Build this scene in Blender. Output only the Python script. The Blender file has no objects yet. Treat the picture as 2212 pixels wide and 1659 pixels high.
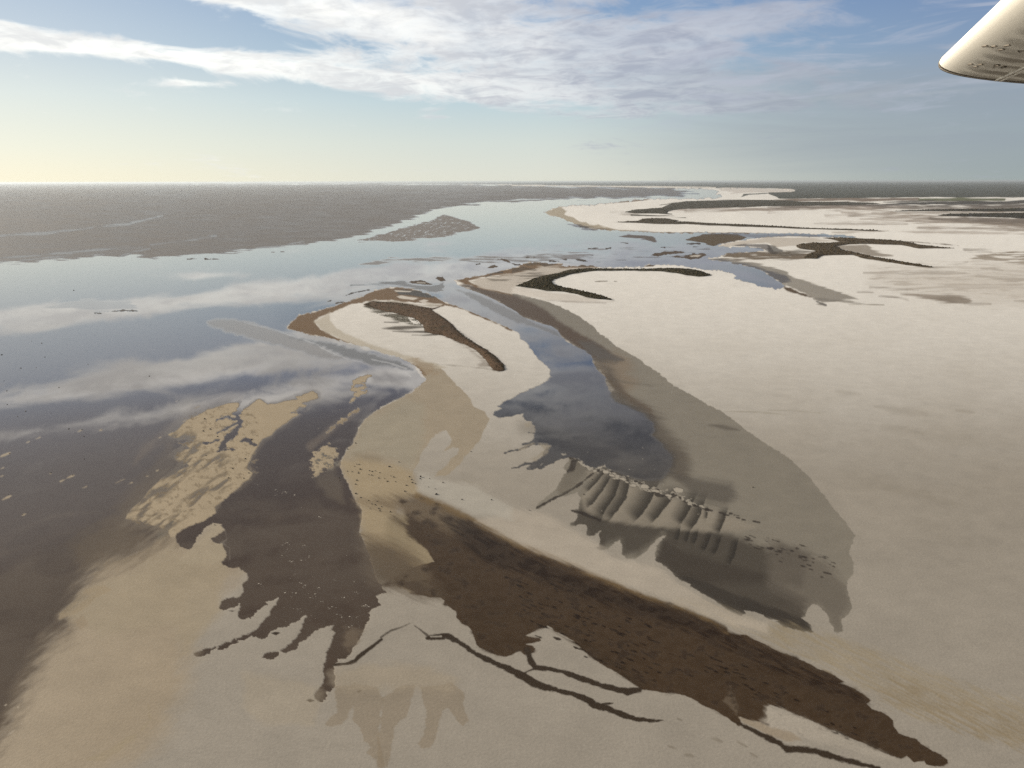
import bpy, bmesh, math, random
import numpy as np
from mathutils import Vector, Matrix
random.seed(7); RNG = np.random.default_rng(7)
R = math.radians
SC = bpy.context.scene
COL = SC.collection

# ------------------------------------------------------------------ camera geometry
H = 180.0                      # flying height, metres
F = 1790.0                     # focal length in 2212-wide units
CU, CV = 1106.0, 829.5
HORV = 391.5                   # true horizon row at the middle
ROLL = R(0.13)
PITCH = math.atan((CV - HORV) / F)
FW = np.array([0, math.cos(PITCH), -math.sin(PITCH)])
UP = np.array([0, math.sin(PITCH), math.cos(PITCH)])
RT = np.array([1.0, 0, 0])

def unroll(u, v):
    x = u - CU; y = v - CV
    c, s = math.cos(ROLL), math.sin(ROLL)
    return CU + c * x - s * y, CV + s * x + c * y
def rollit(u, v):
    x = u - CU; y = v - CV
    c, s = math.cos(ROLL), math.sin(ROLL)
    return CU + c * x + s * y, CV - s * x + c * y
def ray_ab(a, b):              # level-frame picture point -> direction
    x = (a - CU) / F; y = (CV - b) / F
    return (x, FW[1] + y * UP[1], FW[2] + y * UP[2])
def ground_ab(a, b):
    dx, dy, dz = ray_ab(a, b)
    t = H / -dz
    return dx * t, dy * t
def at(u, v, z=0.0):
    a, b = unroll(u, v)
    dx, dy, dz = ray_ab(a, b)
    t = (H - z) / -dz
    return Vector((dx * t, dy * t, z))
def ray_uv(u, v):
    a, b = unroll(u, v)
    return Vector(ray_ab(a, b)).normalized()
def px_size(p):                # metres per 2212-unit at a ground point
    return math.sqrt(p[0] ** 2 + p[1] ** 2 + H * H) / F

ROW = {'A': 384.03, 'B': 798.78, 'C': 1244.25}
def pts(s):
    out = []; x0 = y0 = 0; k = 1.0
    for t in s.split():
        if ',' in t:
            x, y = t.split(',')
            out.append((x0 + float(x) * k, y0 + float(y) * k))
        elif t == 'V':
            x0 = y0 = 0; k = 1.0
        else:
            x0 = 553.0 * int(t[1]); y0 = ROW[t[0]]; k = 0.25
    return np.array(out)

# ------------------------------------------------------------------ numpy noise
def _hash(ix, iy, seed):
    h = (ix.astype(np.uint32) * np.uint32(374761393) + iy.astype(np.uint32) * np.uint32(668265263) + np.uint32((seed * 974711) % 4294967295))
    h = (h ^ (h >> np.uint32(13))) * np.uint32(1274126177)
    h = h ^ (h >> np.uint32(16))
    return h
def perlin(x, y, seed=0):
    x = np.asarray(x, np.float64); y = np.asarray(y, np.float64)
    ix = np.floor(x); iy = np.floor(y)
    fx = (x - ix).astype(np.float32); fy = (y - iy).astype(np.float32)
    ix = ix.astype(np.int64); iy = iy.astype(np.int64)
    sx = fx * fx * fx * (fx * (fx * 6 - 15) + 10); sy = fy * fy * fy * (fy * (fy * 6 - 15) + 10)
    def g(jx, jy, dx, dy):
        a = (_hash((ix + jx) & 0x7fffffff, (iy + jy) & 0x7fffffff, seed) & np.uint32(1023)).astype(np.float32) * (2 * math.pi / 1024)
        return np.cos(a) * dx + np.sin(a) * dy
    n00 = g(0, 0, fx, fy); n10 = g(1, 0, fx - 1, fy); n01 = g(0, 1, fx, fy - 1); n11 = g(1, 1, fx - 1, fy - 1)
    return (n00 + (n10 - n00) * sx) + ((n01 + (n11 - n01) * sx) - (n00 + (n10 - n00) * sx)) * sy
def fbm(x, y, octv=4, seed=0, gain=0.5):
    r = 0; a = 1.0; s = 0
    for o in range(octv):
        r = r + a * perlin(x * 2 ** o + 17.3 * o + 1000, y * 2 ** o - 9.1 * o + 1000, seed + o)
        s += a; a *= gain
    return r / s * 1.6
def sstep(a, b, x):
    t = np.clip((x - a) / (b - a), 0, 1)
    return t * t * (3 - 2 * t)

# ------------------------------------------------------------------ the ground grid
def axis(lo, hi, inner0, inner1, step, grow=1.12):
    a = list(np.arange(inner0, inner1 + step, step))
    s = step; x = a[-1]
    while x < hi:
        s *= grow; x += s; a.append(x)
    s = step; x = a[0]; pre = []
    while x > lo:
        s *= grow; x -= s; pre.append(x)
    return np.array(pre[::-1] + a)
STEP = 1.7
AX = axis(-1500, 3700, -25, 2237, STEP)
bb = [HORV + 2.2]
while bb[-1] < 3300:
    v = bb[-1]
    st = 0.7 if v < 470 else (1.1 if v < 640 else 1.6)
    if v > 1675: st = max(2.0, (v - 1675) * 0.12)
    bb.append(v + st)
BX = np.array(bb)
NA, NB = len(AX), len(BX)
A2, B2 = np.meshgrid(AX, BX)
U2, V2 = rollit(A2, B2)
GX, GY = ground_ab(A2, B2)

# shared noise fields (foreshortening follows the ground: finer rows far away)
def fields():
    f = {}
    k = 1.0
    f['fine'] = 1.7 * fbm(U2 / 26, V2 / 15, 6, 11, 0.62)
    f['crisp'] = 1.7 * fbm(U2 / 15, V2 / 9, 5, 21, 0.66)
    c, s = math.cos(R(-22)), math.sin(R(-22))
    f['wave'] = fbm((U2 * c + V2 * s) / 12, (-U2 * s + V2 * c) / 2.0, 4, 101, 0.6)
    f['mid'] = fbm(U2 / 34, V2 / 20, 5, 31)
    f['wide'] = fbm(U2 / 220, V2 / 90, 5, 41)
    f['hstreak'] = fbm(U2 / 60, V2 / 4.5, 4, 51)
    c, s = math.cos(R(27)), math.sin(R(27))
    p, q = U2 * c + V2 * s, -U2 * s + V2 * c
    f['dstreak'] = fbm(p / 60, q / 6, 4, 61)
    c, s = math.cos(R(-33)), math.sin(R(-33))
    p, q = U2 * c + V2 * s, -U2 * s + V2 * c
    f['lstreak'] = fbm(p / 50, q / 12, 4, 71)
    c, s = math.cos(R(12)), math.sin(R(12))
    p, q = U2 * c + V2 * s, -U2 * s + V2 * c
    f['sstreak'] = fbm(p / 90, q / 7, 4, 81)
    f['grain'] = fbm(U2 / 4.2, V2 / 3.4, 2, 111, 0.7)
    return f
NZ = fields()

# attribute maps
RGB = np.zeros((NB, NA, 3), np.float32)
WET = np.zeros((NB, NA), np.float32)
RGH = np.full((NB, NA), 0.75, np.float32)
RIP = np.zeros((NB, NA), np.float32)
LAB = np.zeros((NB, NA), np.int32)
WLB = np.zeros((NB, NA), np.int32)
GZ = np.zeros((NB, NA), np.float32)

def window(P, m):
    # rows / columns of the grid that a picture box touches
    a, b = unroll(P[:, 0], P[:, 1])
    i0 = max(0, np.searchsorted(AX, a.min() - m) - 1); i1 = min(NA, np.searchsorted(AX, a.max() + m) + 1)
    j0 = max(0, np.searchsorted(BX, b.min() - m) - 1); j1 = min(NB, np.searchsorted(BX, b.max() + m) + 1)
    return slice(j0, j1), slice(i0, i1)
def seg_dist(u, v, p, q):
    d = q - p; L = float(d @ d) + 1e-9
    t = np.clip(((u - p[0]) * d[0] + (v - p[1]) * d[1]) / L, 0, 1)
    return np.hypot(u - p[0] - t * d[0], v - p[1] - t * d[1]), t
def sdf_poly(P, m):
    # signed distance (positive inside), capped at m
    W = window(P, m)
    u, v = U2[W], V2[W]
    D = np.full(u.shape, m, np.float32); ins = np.zeros(u.shape, bool)
    for i in range(len(P)):
        p, q = P[i], P[(i + 1) % len(P)]
        w2 = window(np.array([p, q]), m)
        j0 = w2[0].start - W[0].start; j1 = w2[0].stop - W[0].start; i0 = w2[1].start - W[1].start; i1 = w2[1].stop - W[1].start
        j0, i0 = max(j0, 0), max(i0, 0)
        if j1 > j0 and i1 > i0:
            d, _ = seg_dist(u[j0:j1, i0:i1], v[j0:j1, i0:i1], p, q)
            D[j0:j1, i0:i1] = np.minimum(D[j0:j1, i0:i1], d)
        if p[1] != q[1]:
            vv = v[max(0, j0):j1]; uu = u[max(0, j0):j1]
            cr = ((p[1] > vv) != (q[1] > vv)) & (uu < (q[0] - p[0]) * (vv - p[1]) / (q[1] - p[1]) + p[0])
            ins[max(0, j0):j1] ^= cr
    return np.where(ins, D, -D), W
def sdf_stroke(P, w, m):
    W = window(P, m + max(w))
    u, v = U2[W], V2[W]
    D = np.full(u.shape, -m, np.float32)
    for i in range(len(P) - 1):
        d, t = seg_dist(u, v, P[i], P[i + 1])
        D = np.maximum(D, (w[i] + (w[i + 1] - w[i]) * t) / 2 - d)
    return D, W
def apply(D, W, col=None, wet=None, rough=None, rip=None, lab=None, wlb=None, soft=1.2, nz=1.5, nk='fine', op=1.0, gz=None, brk=None, wetonly=False, shift=0.0):
    d = D + shift + nz * {'hstreak': 2.1, 'fine': 2.0, 'crisp': 2.2}.get(nk, 1.25) * NZ[nk][W]
    m = sstep(-soft, soft, d) * op
    if brk is not None:                       # break the patch up with a second noise: (field, low, high)
        m = m * sstep(brk[1], brk[2], NZ[brk[0]][W])
    if wetonly: m = m * sstep(0.5, 0.95, WET[W])
    if col is not None: RGB[W] += (np.array(col, np.float32) - RGB[W]) * m[..., None]
    for A_, val in ((WET, wet), (RGH, rough), (RIP, rip)):
        if val is not None: A_[W] += (val - A_[W]) * m
    if lab is not None: LAB[W] = np.where(m > 0.5, lab, LAB[W])
    if wlb is not None: WLB[W] = np.where(m > 0.5, wlb, WLB[W])
    if gz is not None: GZ[W] = np.maximum(GZ[W], gz * m)
    return m, W
def poly(s, **k):
    P = pts(s) if isinstance(s, str) else s
    soft = k.get('soft', 1.2); nz = k.get('nz', 1.5)
    D, W = sdf_poly(P, soft + nz * 3.6 + 4 + k.get('shift', 0))
    return apply(D, W, **k)
def stroke(s, w, **k):
    P = pts(s)
    if not isinstance(w, (list, tuple)): w = [w] * len(P)
    soft = k.get('soft', 1.0); nz = k.get('nz', 0.8)
    k.setdefault('nz', 0.8); k.setdefault('soft', 1.0)
    D, W = sdf_stroke(P, w, soft + nz * 3.6 + 4)
    return apply(D, W, **k)
def spot(u, v, ru, rv, rot=0, **k):
    n = 20; P = []
    for i in range(n):
        t = 2 * math.pi * i / n
        x, y = ru * math.cos(t), rv * math.sin(t)
        c, s = math.cos(R(rot)), math.sin(R(rot))
        P.append((u + c * x - s * y, v + s * x + c * y))
    return poly(np.array(P), **k)

# ------------------------------------------------------------------ surface colours (albedo)
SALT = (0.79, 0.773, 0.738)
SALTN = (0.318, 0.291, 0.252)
SALTD = (0.44, 0.41, 0.36)
TAN = (0.365, 0.30, 0.21)
TAND = (0.27, 0.215, 0.14)
GREY = (0.22, 0.20, 0.165)
RIM = (0.155, 0.095, 0.045)
RIMD = (0.085, 0.055, 0.032)
MUD = (0.048, 0.032, 0.020)
MUDW = (0.054, 0.0335, 0.0175)
DARK = (0.030, 0.022, 0.016)
WTR = (0.058, 0.037, 0.022)
WTRD = (0.045, 0.038, 0.034)
SCRUB = (0.048, 0.048, 0.032)
DUNE = (0.075, 0.048, 0.030)

# base: dry salt far, damp crust near; vignette and view-angle darkening painted in too
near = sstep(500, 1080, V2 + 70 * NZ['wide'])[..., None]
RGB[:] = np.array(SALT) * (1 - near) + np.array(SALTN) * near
# faint wind streaks on the crust
k = (sstep(0.15, 0.7, NZ['hstreak']) * sstep(0.0, 0.5, NZ['wide']) * 0.09)[..., None]
RGB[:] = RGB * (1 - k) + np.array(GREY) * k

LAKE = """V -2500,392 -2500,2400 -300,2400 0,1740
C0 60,1800 110,1659 100,1560 170,1480 260,1380 300,1250 360,1120 450,930 560,720 720,600 770,480 790,430 840,330 900,170 1000,80 1300,-10
B0 1400,1700 1480,1640 1560,1560 1600,1545 1625,1552 1660,1540 1690,1490 1700,1450 1740,1420 1745,1395 1800,1345 1850,1325 1910,1335 1925,1365 1945,1385 1900,1420 1870,1432 1830,1460 1840,1490 1870,1500 1925,1500 1925,1520 1950,1580 1960,1605 1935,1640 1910,1660 1950,1690
C0 1960,-75 2060,-70 2130,-25 2150,15 2140,40 2095,70 2110,140 2050,190 2000,190 1945,200 1910,235 1890,270 1905,292 1935,297 2000,272 2070,243 2085,265 2062,310 2062,350 2085,372 2115,378 2160,362 2200,330
C1 10,295 50,270 105,245 90,225 150,213 197,188 185,230 130,295 110,340 65,395 20,440 0,470
C0 2120,510 2000,565 1880,605 1760,640 1690,655 1675,675 1700,697 1760,687 1815,667 1838,642 1882,612 1890,635 1925,638 1980,610 2060,575 2062,555 2110,560 2180,515
C1 0,520 25,540 75,545 103,525 112,490 150,468 190,448 265,445 300,410 380,380 425,330 442,345 412,385 405,435 362,515 305,575 230,640 150,655 72,680 60,703 92,722 150,715 190,695 207,650 240,663 290,660 355,622 372,580 450,530 520,470 600,440 672,425 660,450 640,470 680,488 662,550 632,630 610,660 603,740 580,810 590,870 580,920 550,970 510,1010 500,1045 530,1075 570,1085 602,1068 617,1030 605,997 640,995 667,975 682,930 682,860 670,800 682,760 705,720 780,715 815,670 840,620 890,560 940,430 980,380 985,340 975,320 1010,285 1030,275 1085,252 1045,228 1060,205 1030,178 1130,145 1095,115 1085,85
V 812,1248 800,1215
B1 985,1600 935,1500 910,1430 895,1390 905,1330 922,1280 915,1220 898,1165 850,1125 857,1100 830,1060 800,990 770,930 745,880 730,830 735,780 765,740 782,680 830,640 850,610 870,560 890,510 910,465 940,430 990,385 1050,345 1130,295 1240,250 1330,205 1400,150 1450,110 1472,85 1440,40 1410,0
A1 1420,1659 1380,1625 1320,1590 1240,1560 1120,1520 1000,1480 860,1440 740,1410 640,1390 520,1365 400,1340 275,1303 290,1260 370,1190 500,1160 640,1120 760,1080 900,1030 1040,970 1130,952 1220,945 1330,955 1380,970 1480,1000 1560,1040 1640,1080 1740,1110 1850,1150 1960,1200 2080,1250 2212,1310
A2 60,1345 75,1390 120,1420 160,1470 200,1530 230,1570 270,1600 300,1620 330,1655
B2 325,40 345,60 300,80 330,85 270,120 180,160 80,205 0,250
B1 2150,275 2090,318 2130,330 2060,362 2055,395 2085,410 2140,410
B2 0,400 60,385 100,378 95,405 130,440 170,450 180,475 205,485 200,530 190,570 195,605 150,625 95,640 140,648 215,620 200,650 280,650 340,658 300,715 210,790 130,850 240,848 255,810 330,805 420,765 490,755 580,775 640,850 720,860 780,830 870,880 1000,930 1060,960 1180,965 1280,965 1350,900 1385,800 1395,740 1310,650 1230,560 1240,450 1150,380 1050,330 900,260 830,170 800,60 740,0
A2 735,1659 700,1600 690,1530 640,1490 560,1460 480,1420 430,1370 390,1310 330,1275 200,1238 100,1200 0,1165
A1 2212,1130 2100,1070 1960,1005 1850,965 1740,930 1720,886 1800,868 1930,850 2030,825 2150,795 2212,783
A2 60,765 100,740 160,730 250,735 330,740 450,745 400,765 560,765 620,755 700,760 740,772 900,772 1050,772 1130,765 1200,750 1300,750 1400,755 1500,770 1600,785 1720,798 1800,805 1880,815 1930,840 1945,855 1920,870 2000,890 2060,905 2110,920 2140,938 2212,945
A3 50,955 110,962 140,940 110,905 50,870
A2 2212,830 2150,795 2050,768 1950,745 1850,725 1750,712 1690,703 1700,690 1760,685 1850,660 1890,650 1980,645 2100,640 2180,632 2150,605 2080,600 1950,600 1860,598 1790,592 1820,575 1880,560 1980,540 2080,525 2212,507
A3 150,502 300,507 480,512 700,517 790,517 700,503 500,489 300,482 0,480
A2 2100,479 1900,478 1700,475 1500,478 1300,475 1150,470 1000,465 880,458 800,450 720,445 640,430 540,400 440,360 370,330 300,312 278,298 330,275 390,255 440,248 520,242 640,235 800,225 880,215 930,205 1000,200 1100,190 1180,183 1300,183 1450,181 1600,181 1720,178 1800,168 1820,155 1760,140 1790,122 1760,106 1700,96 1500,91 1300,88 1100,83 900,79 600,73 300,71 0,68
A1 2212,62 1700,50 0,46 V 0,393 -2000,392"""
lake_m, lake_w = poly(LAKE, col=WTR, wet=1.0, rough=0.25, soft=1.0, nz=1.6, nk='crisp')

poly("V -2500,380 -2500,1050 -200,1020 150,960 330,880 500,830 640,800 760,790 850,800 920,780 800,700 620,690 700,640 900,590 980,600 1100,580 1400,560 1700,560 1800,500 1200,380", col=(0.150, 0.124, 0.102), soft=45, nz=20, nk='wide', wetonly=True)
poly("V -2500,900 -2500,1400 -200,1300 100,1210 280,1130 420,950 520,880 600,800 300,830", col=(0.100, 0.077, 0.060), soft=80, nz=30, nk='wide', wetonly=True)
# ---- lake tone: deeper and bluer mid lake, wind-rippled further out
poly("V -2500,380 -2500,700 0,568 A0 250,735 450,710 700,690 900,675 1030,690 1130,665 1290,690 1480,680 1700,660 1900,655 2050,640 2212,615 A1 200,600 430,580 650,545 830,510 950,480 1060,450 1200,400 1350,350 1450,310 1560,275 1650,255 1800,235 2000,210 2212,200 A2 300,185 600,178 900,172 1150,165 1350,155 1500,140 1610,130 1500,118 1420,110 1400,95 1300,90 1000,85 600,77 0,72 A1 1500,54 0,46 V 0,390", rip=1.0, col=(0.11, 0.092, 0.078), soft=3.0, nz=4.2, nk='hstreak', op=1.0)
for s_, w_ in (("A0 0,695 250,680 480,655 760,630 1000,612 1220,602", [2, 4, 3, 4, 2, 1]), ("A0 150,720 400,690 620,672", [2, 3, 1]), ("A0 1300,578 1600,545 1870,502", [1, 2.5, 2]), ("A0 1000,690 1150,640 1300,610", [1, 2, 1]), ("A1 0,610 250,585 420,545", [1, 2, 1]), ("A1 120,605 420,572", [1, 2]), ("A0 0,500 400,480 800,430", [4, 6, 2]), ("A0 900,420 1100,400 1400,330", [3, 6, 3])):
    stroke(s_, w_, rip=0.3, soft=2, nz=2.5, nk='hstreak', op=0.6)
RIP *= np.clip(0.90 + 0.22 * NZ['hstreak'] + 0.03 * NZ['wave'] + 0.15 * NZ['wide'], 0.3, 1.2)
poly("A1 1620,315 1560,340 1500,380 1400,400 1250,440 1100,490 950,520 850,545 1000,545 1200,550 1400,530 1600,510 1750,480 1880,450 1930,435 1880,400 1820,375 1700,340", rip=1.0, soft=1.5, nz=3, nk='hstreak', brk=('wave', -0.5, -0.05))
poly("A0 560,1080 780,1050 950,1070 1130,1075 1200,1130 1000,1140 820,1150 620,1125 350,1130", rip=0.22, soft=3, nz=4, nk='hstreak', op=0.8)
poly("A0 1780,1240 1880,1215 2000,1215 2212,1262 A1 160,1310 250,1345 400,1395 540,1440 640,1505 780,1560 640,1580 480,1540 300,1480 100,1430 0,1400 A0 2100,1370 1950,1330 1800,1280", rip=0.5, soft=6, nz=4, nk='lstreak', op=0.85)
poly("A1 870,755 1150,700 1700,686 2212,682 A2 300,660 700,640 700,700 300,720 A1 2212,740 1800,722 1300,722", rip=0.7, soft=1.5, nz=3, nk='hstreak', brk=('hstreak', -0.4, 0.3))
poly("A1 820,930 1080,900 1250,895 1400,930 1520,940 1620,900 1630,960 1560,990 1400,960 1250,935 1150,928", rip=0.6, col=(0.08, 0.07, 0.062), soft=2, nz=3, nk='hstreak')
poly("A2 0,690 300,640 700,610 1200,600 1700,620 1750,660 1200,690 700,740 300,730 0,760", rip=0.6, soft=5, nz=4, nk='hstreak', brk=('hstreak', 0.0, 0.5))
poly("A1 1720,960 1900,1000 2212,1140 A2 200,1250 380,1320 420,1380 200,1300 0,1240 A1 2000,1130 1800,1010", rip=0.5, soft=4, nz=3, nk='lstreak')
poly("A1 300,1380 640,1420 1000,1520 1250,1590 1350,1659 1000,1620 700,1520 500,1430", rip=0.5, col=(0.07, 0.058, 0.048), soft=5, nz=5, nk='lstreak')
# light slick lines
for s, w in (("A1 -100,1250 60,1290 160,1310 250,1345 400,1395 530,1440 560,1468 650,1510 800,1570 900,1590", 1.6), ("A1 1720,905 1740,932 1850,967 1960,1007 1975,1020 2100,1072 2212,1130", 1.2), ("A1 1000,1570 1150,1600 1300,1650", 3), ("B1 1130,5 1200,20 1290,25 1340,60", 2.5)):
    stroke(s, w, rip=0.15, col=(0.30, 0.28, 0.26), soft=1.0, nz=0.8, op=0.55)
# shallow brown veil by the left shore and around the sand
poly("V -400,1900 -20,1700 C0 0,1660 60,1500 180,1350 250,1150 420,850 640,520 760,330 900,60 1300,-60 B0 1450,1560 1440,1400 1250,1330 1000,1340 600,1500 0,1781 V -800,1600", col=(0.082, 0.06, 0.042), rough=0.4, soft=24, nz=14, nk='lstreak', op=0.85)
poly("B0 1000,1250 1250,1380 1450,1420 1530,1600 1300,1760 1000,1760 700,1700 600,1500", col=(0.115, 0.085, 0.053), soft=22, nz=14, nk='lstreak', op=0.85, wet=0.85)
poly("B0 1640,300 1800,265 2000,190 2130,240 1900,300 1700,400 1500,520 1300,700 1150,820 1250,640 1500,430", col=(0.15, 0.115, 0.08), soft=9, nz=7, nk='lstreak', op=0.7, wet=0.8)

# ---- tan sandbar in the lake
SB = """B0 2060,285 1980,290 1880,320 1790,350 1720,390 1640,430 1580,470 1530,520 1450,560 1510,590 1640,570 1640,620 1600,650 1640,680 1570,700 1490,740 1520,780 1600,800 1640,830 1560,860 1470,900 1390,950 1330,1000 1270,1060 1230,1120 1160,1180 1110,1230 1080,1290 1200,1300 1250,1340 1380,1360 1450,1390 1470,1450 1515,1445 1560,1390 1660,1345 1760,1310 1840,1265 1865,1240 1862,1190 1940,1120 2010,1065 2080,1000 2150,945 2160,920 2185,890 2135,850 2150,790 2190,720
B1 20,660 60,600 140,560 165,520 200,500 270,450 320,410 345,400 390,370 345,365 310,370 380,320 440,320 400,290 480,260 535,240 540,205 490,180 430,200 395,225 350,235 360,255 310,258 250,270 180,290 100,300 60,280 30,260 0,265 B0 2150,310 2090,345"""
poly(SB, col=(0.125, 0.095, 0.066), wet=0.75, soft=9, nz=5, nk='lstreak', op=0.0)
Dh, Wh = sdf_poly(pts(SB), 24)
apply(Dh + 7, Wh, col=(0.13, 0.10, 0.068), wet=0.78, soft=7, nz=4, nk='lstreak', op=0.8)
poly(SB, col=TAN, wet=0.0, rough=0.6, lab=2, soft=1.6, nz=3.2, nk='mid')
# brownish soaked blotches on its lake side
poly("B0 1480,560 1700,560 1750,700 2000,760 1900,850 1650,860 1500,1000 1300,1200 1450,1300 1700,1050 1950,900 2000,980 1700,1150 1450,1400 1000,1350 1150,1150 1350,950 1450,800", col=(0.13, 0.10, 0.066), wet=0.72, rough=0.4, soft=9, nz=10, nk='lstreak', op=0.97, brk=('lstreak', -0.22, 0.22))
poly("B0 1400,560 1500,620 1560,760 1480,900 1330,1010 1200,1160 1050,1290 1000,1200 1150,1000 1300,850 1420,700", col=(0.12, 0.09, 0.058), wet=0.8, soft=12, nz=9, nk='lstreak', op=0.75)
poly("B0 1600,420 1760,360 2100,300 2212,420 2212,900 1900,1100 1500,1380 1100,1300 1500,950", col=(0.20, 0.155, 0.10), wet=0.25, soft=4, nz=4, nk='crisp', op=0.7, brk=('crisp', 0.15, 0.45))
stroke("B0 1560,1230 1480,1320 1430,1400 1390,1440", [3, 6, 14, 20], col=(0.10, 0.08, 0.055), wet=0.75, soft=3, nz=2, op=0.9)
for s, w in (("B0 2140,240 2090,320 2040,390 2080,450 2040,530 1970,590 1930,650 1890,705", [16, 10, 12, 10, 12, 15, 14, 8]), ("B0 1875,432 1940,412 2040,420", [5, 7, 8]), ("B0 1875,545 1960,510 2050,460", [4, 7, 6]), ("B0 1730,640 1830,630 1900,600", [3, 4, 4]), ("B0 2070,632 2120,600 2212,650", [4, 8, 6]), ("B1 310,370 390,370 460,300", [4, 7, 6]), ("B0 2030,690 1890,690", [2, 5])):
    stroke(s, w, col=WTR, wet=1.0, rough=0.3, soft=1.2, nz=1.8, nk='crisp')
stroke("B0 1940,540 2050,475", 4, col=TAN, wet=0.0, soft=1, nz=0.8)
stroke("B0 1960,640 2000,600", 3, col=TAN, wet=0.0, soft=1, nz=0.8)
spot(553 * 0 + 2015 / 4, 798.8 + 405 / 4, 6, 3, 0, col=TAN, wet=0, soft=1)
# smaller tan patches on the channel
for s in ("B1 985,35 960,45 900,60 850,85 840,110 830,150 860,140 920,120 950,95 960,75 1000,45", "B1 810,175 850,150 960,140 955,160 900,180 830,185", "B1 850,200 960,172 960,190 920,215 870,235 850,260 840,285 815,280 825,250 840,235",
          "B1 795,390 830,365 885,338 880,355 850,380 800,400", "B1 790,440 795,415 740,420 710,440 690,465 640,500 600,560 650,530 720,465"):
    poly(s, col=TAN, wet=0.0, rough=0.55, lab=2, soft=1.2, nz=2.2, nk='crisp')
stroke("B1 880,350 780,430 680,490 560,590 470,660", [8, 10, 12, 14, 16], col=(0.16, 0.12, 0.08), wet=0.8, soft=6, nz=5, nk='lstreak', op=0.65)
poly("B1 590,650 625,645 620,670 700,680 705,740 680,780 670,850 600,860 540,890 545,910 500,930 490,850 480,780 510,710 560,690", col=TAN, wet=0.1, rough=0.5, lab=2, soft=2, nz=4, nk='crisp')
spot(553 + 620 / 4, 798.8 + 800 / 4, 22, 14, 0, col=(0.12, 0.1, 0.07), wet=0.7, soft=4, nz=6, nk='crisp', brk=('crisp', -0.1, 0.3))
poly("B1 500,930 680,850 740,1000 760,1150 620,1100 540,1000", col=(0.115, 0.088, 0.058), wet=0.8, soft=10, nz=6, nk='mid', op=0.7)

# ---- left bank: tan damp apron and grey damp tongue
poly("C0 110,1659 170,1480 260,1380 300,1250 450,930 560,720 720,600 770,480 840,330 900,170 1000,80 1300,-10 B0 1500,1640 1700,1600 1900,1500 1960,1660 C0 1500,0 1480,150 1400,300 1420,480 1460,650 1400,800 1440,880 1380,1000 1300,1100 1280,1250 1150,1400 1000,1500 700,1580 570,1659 V 100,1750", col=(0.325, 0.272, 0.203), rough=0.6, soft=40, nz=17, nk='lstreak', op=1.0, wet=0.0, shift=46)
poly("C0 560,330 700,180 900,60 1200,-40 B0 1300,1640 1500,1560 1560,1620 1700,1640 1900,1500 1960,1620 C0 1900,0 1900,300 1600,640 1500,400 900,500", col=(0.325, 0.275, 0.20), wet=0.0, soft=16, nz=8, nk='lstreak', op=0.85, shift=4)
poly("B0 1850,1330 1930,1340 1940,1390 1850,1440 1840,1500 1930,1510 1960,1610 1900,1670 1500,1700 1600,1600 1700,1520", col=(0.36, 0.31, 0.23), soft=5, nz=4, op=0.6)
poly("C0 1280,1090 1300,1250 1240,1330 1100,1400 980,1470 850,1540 700,1600 900,1600 1000,1530 1160,1410 1290,1240", col=(0.30, 0.25, 0.165), soft=2, nz=4, nk='mid', op=0.4)
poly("C0 520,330 640,230 760,110 900,80 960,120 800,230 700,300 520,370", col=(0.30, 0.24, 0.16), soft=3, nz=4, nk='lstreak', op=0.7, wet=0.2, brk=('lstreak', -0.3, 0.1))
poly("C0 640,400 720,340 760,420 700,465", col=(0.28, 0.22, 0.15), soft=5, nz=4, nk='lstreak', op=0.7, wet=0.3)
poly("B0 2212,1000 2010,1065 1940,1120 1865,1240 1760,1310 1660,1345 1560,1390 1520,1440 1530,1480 1560,1530 1600,1545 1625,1552 1660,1540 1690,1490 1700,1450 1740,1420 1745,1395 1800,1345 1850,1325 1910,1335 1925,1365 1945,1385 1900,1420 1870,1432 1830,1460 1840,1490 1870,1500 1925,1500 1925,1520 1950,1580 1960,1605 1935,1640 1910,1660 1950,1690 C0 1960,-75 2060,-70 2130,-25 2150,15 2140,40 2095,70 2110,140 2050,190 2000,190 1945,200 1910,235 1890,270 1905,292 1935,297 2000,272 2070,243 2085,265 2062,310 2062,350 2085,372 2115,378 2160,362 2212,320 C1 100,100 B1 100,1300 0,1000", col=WTR, wet=1.0, rough=0.25, soft=1.0, nz=1.5, nk='crisp')
for s_, w_ in (("B0 1920,1350 1945,1385 1960,1470 1900,1500", 1.5), ("B0 1925,1500 1985,1540 1985,1640", 2)):
    stroke(s_, w_, col=(0.16, 0.135, 0.11), wet=0.9, soft=1.2, op=0.6)
# tan apron along the channel, grey tongue behind it
poly("B1 1380,0 1430,60 1470,85 1400,150 1240,250 1050,345 940,430 890,510 830,640 765,740 730,830 745,880 830,1060 855,1125 920,1230 905,1330 910,1430 985,1600 1330,1720 1600,1781 C1 1400,160 1330,150 1240,85 B1 1250,1659 1150,1500 1250,1350 1190,1260 1250,1150 1400,1090 1370,1000 1350,920 1365,860 1400,800 1430,720 1480,640 1520,590 1640,520 1670,560 1690,600 1680,650 1600,720 1700,660 1760,680 1740,720 1690,770 1640,830 1560,890 1530,930 1640,915 1720,860 1800,760 1870,690 1940,600 1980,500 2015,420 1980,370 1880,310 1840,240 1760,150 1690,90 1640,20 A1 1580,1630 1500,1600 1380,1590", col=(0.325, 0.275, 0.205), rough=0.55, soft=1.2, nz=1.5, op=0.95, lab=5)
poly("B1 900,480 1100,350 1300,250 1450,300 1450,600 1350,860 1200,800 1000,720 800,760 850,640", col=(0.315, 0.285, 0.225), soft=14, nz=10, nk='mid', op=0.8)
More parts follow.
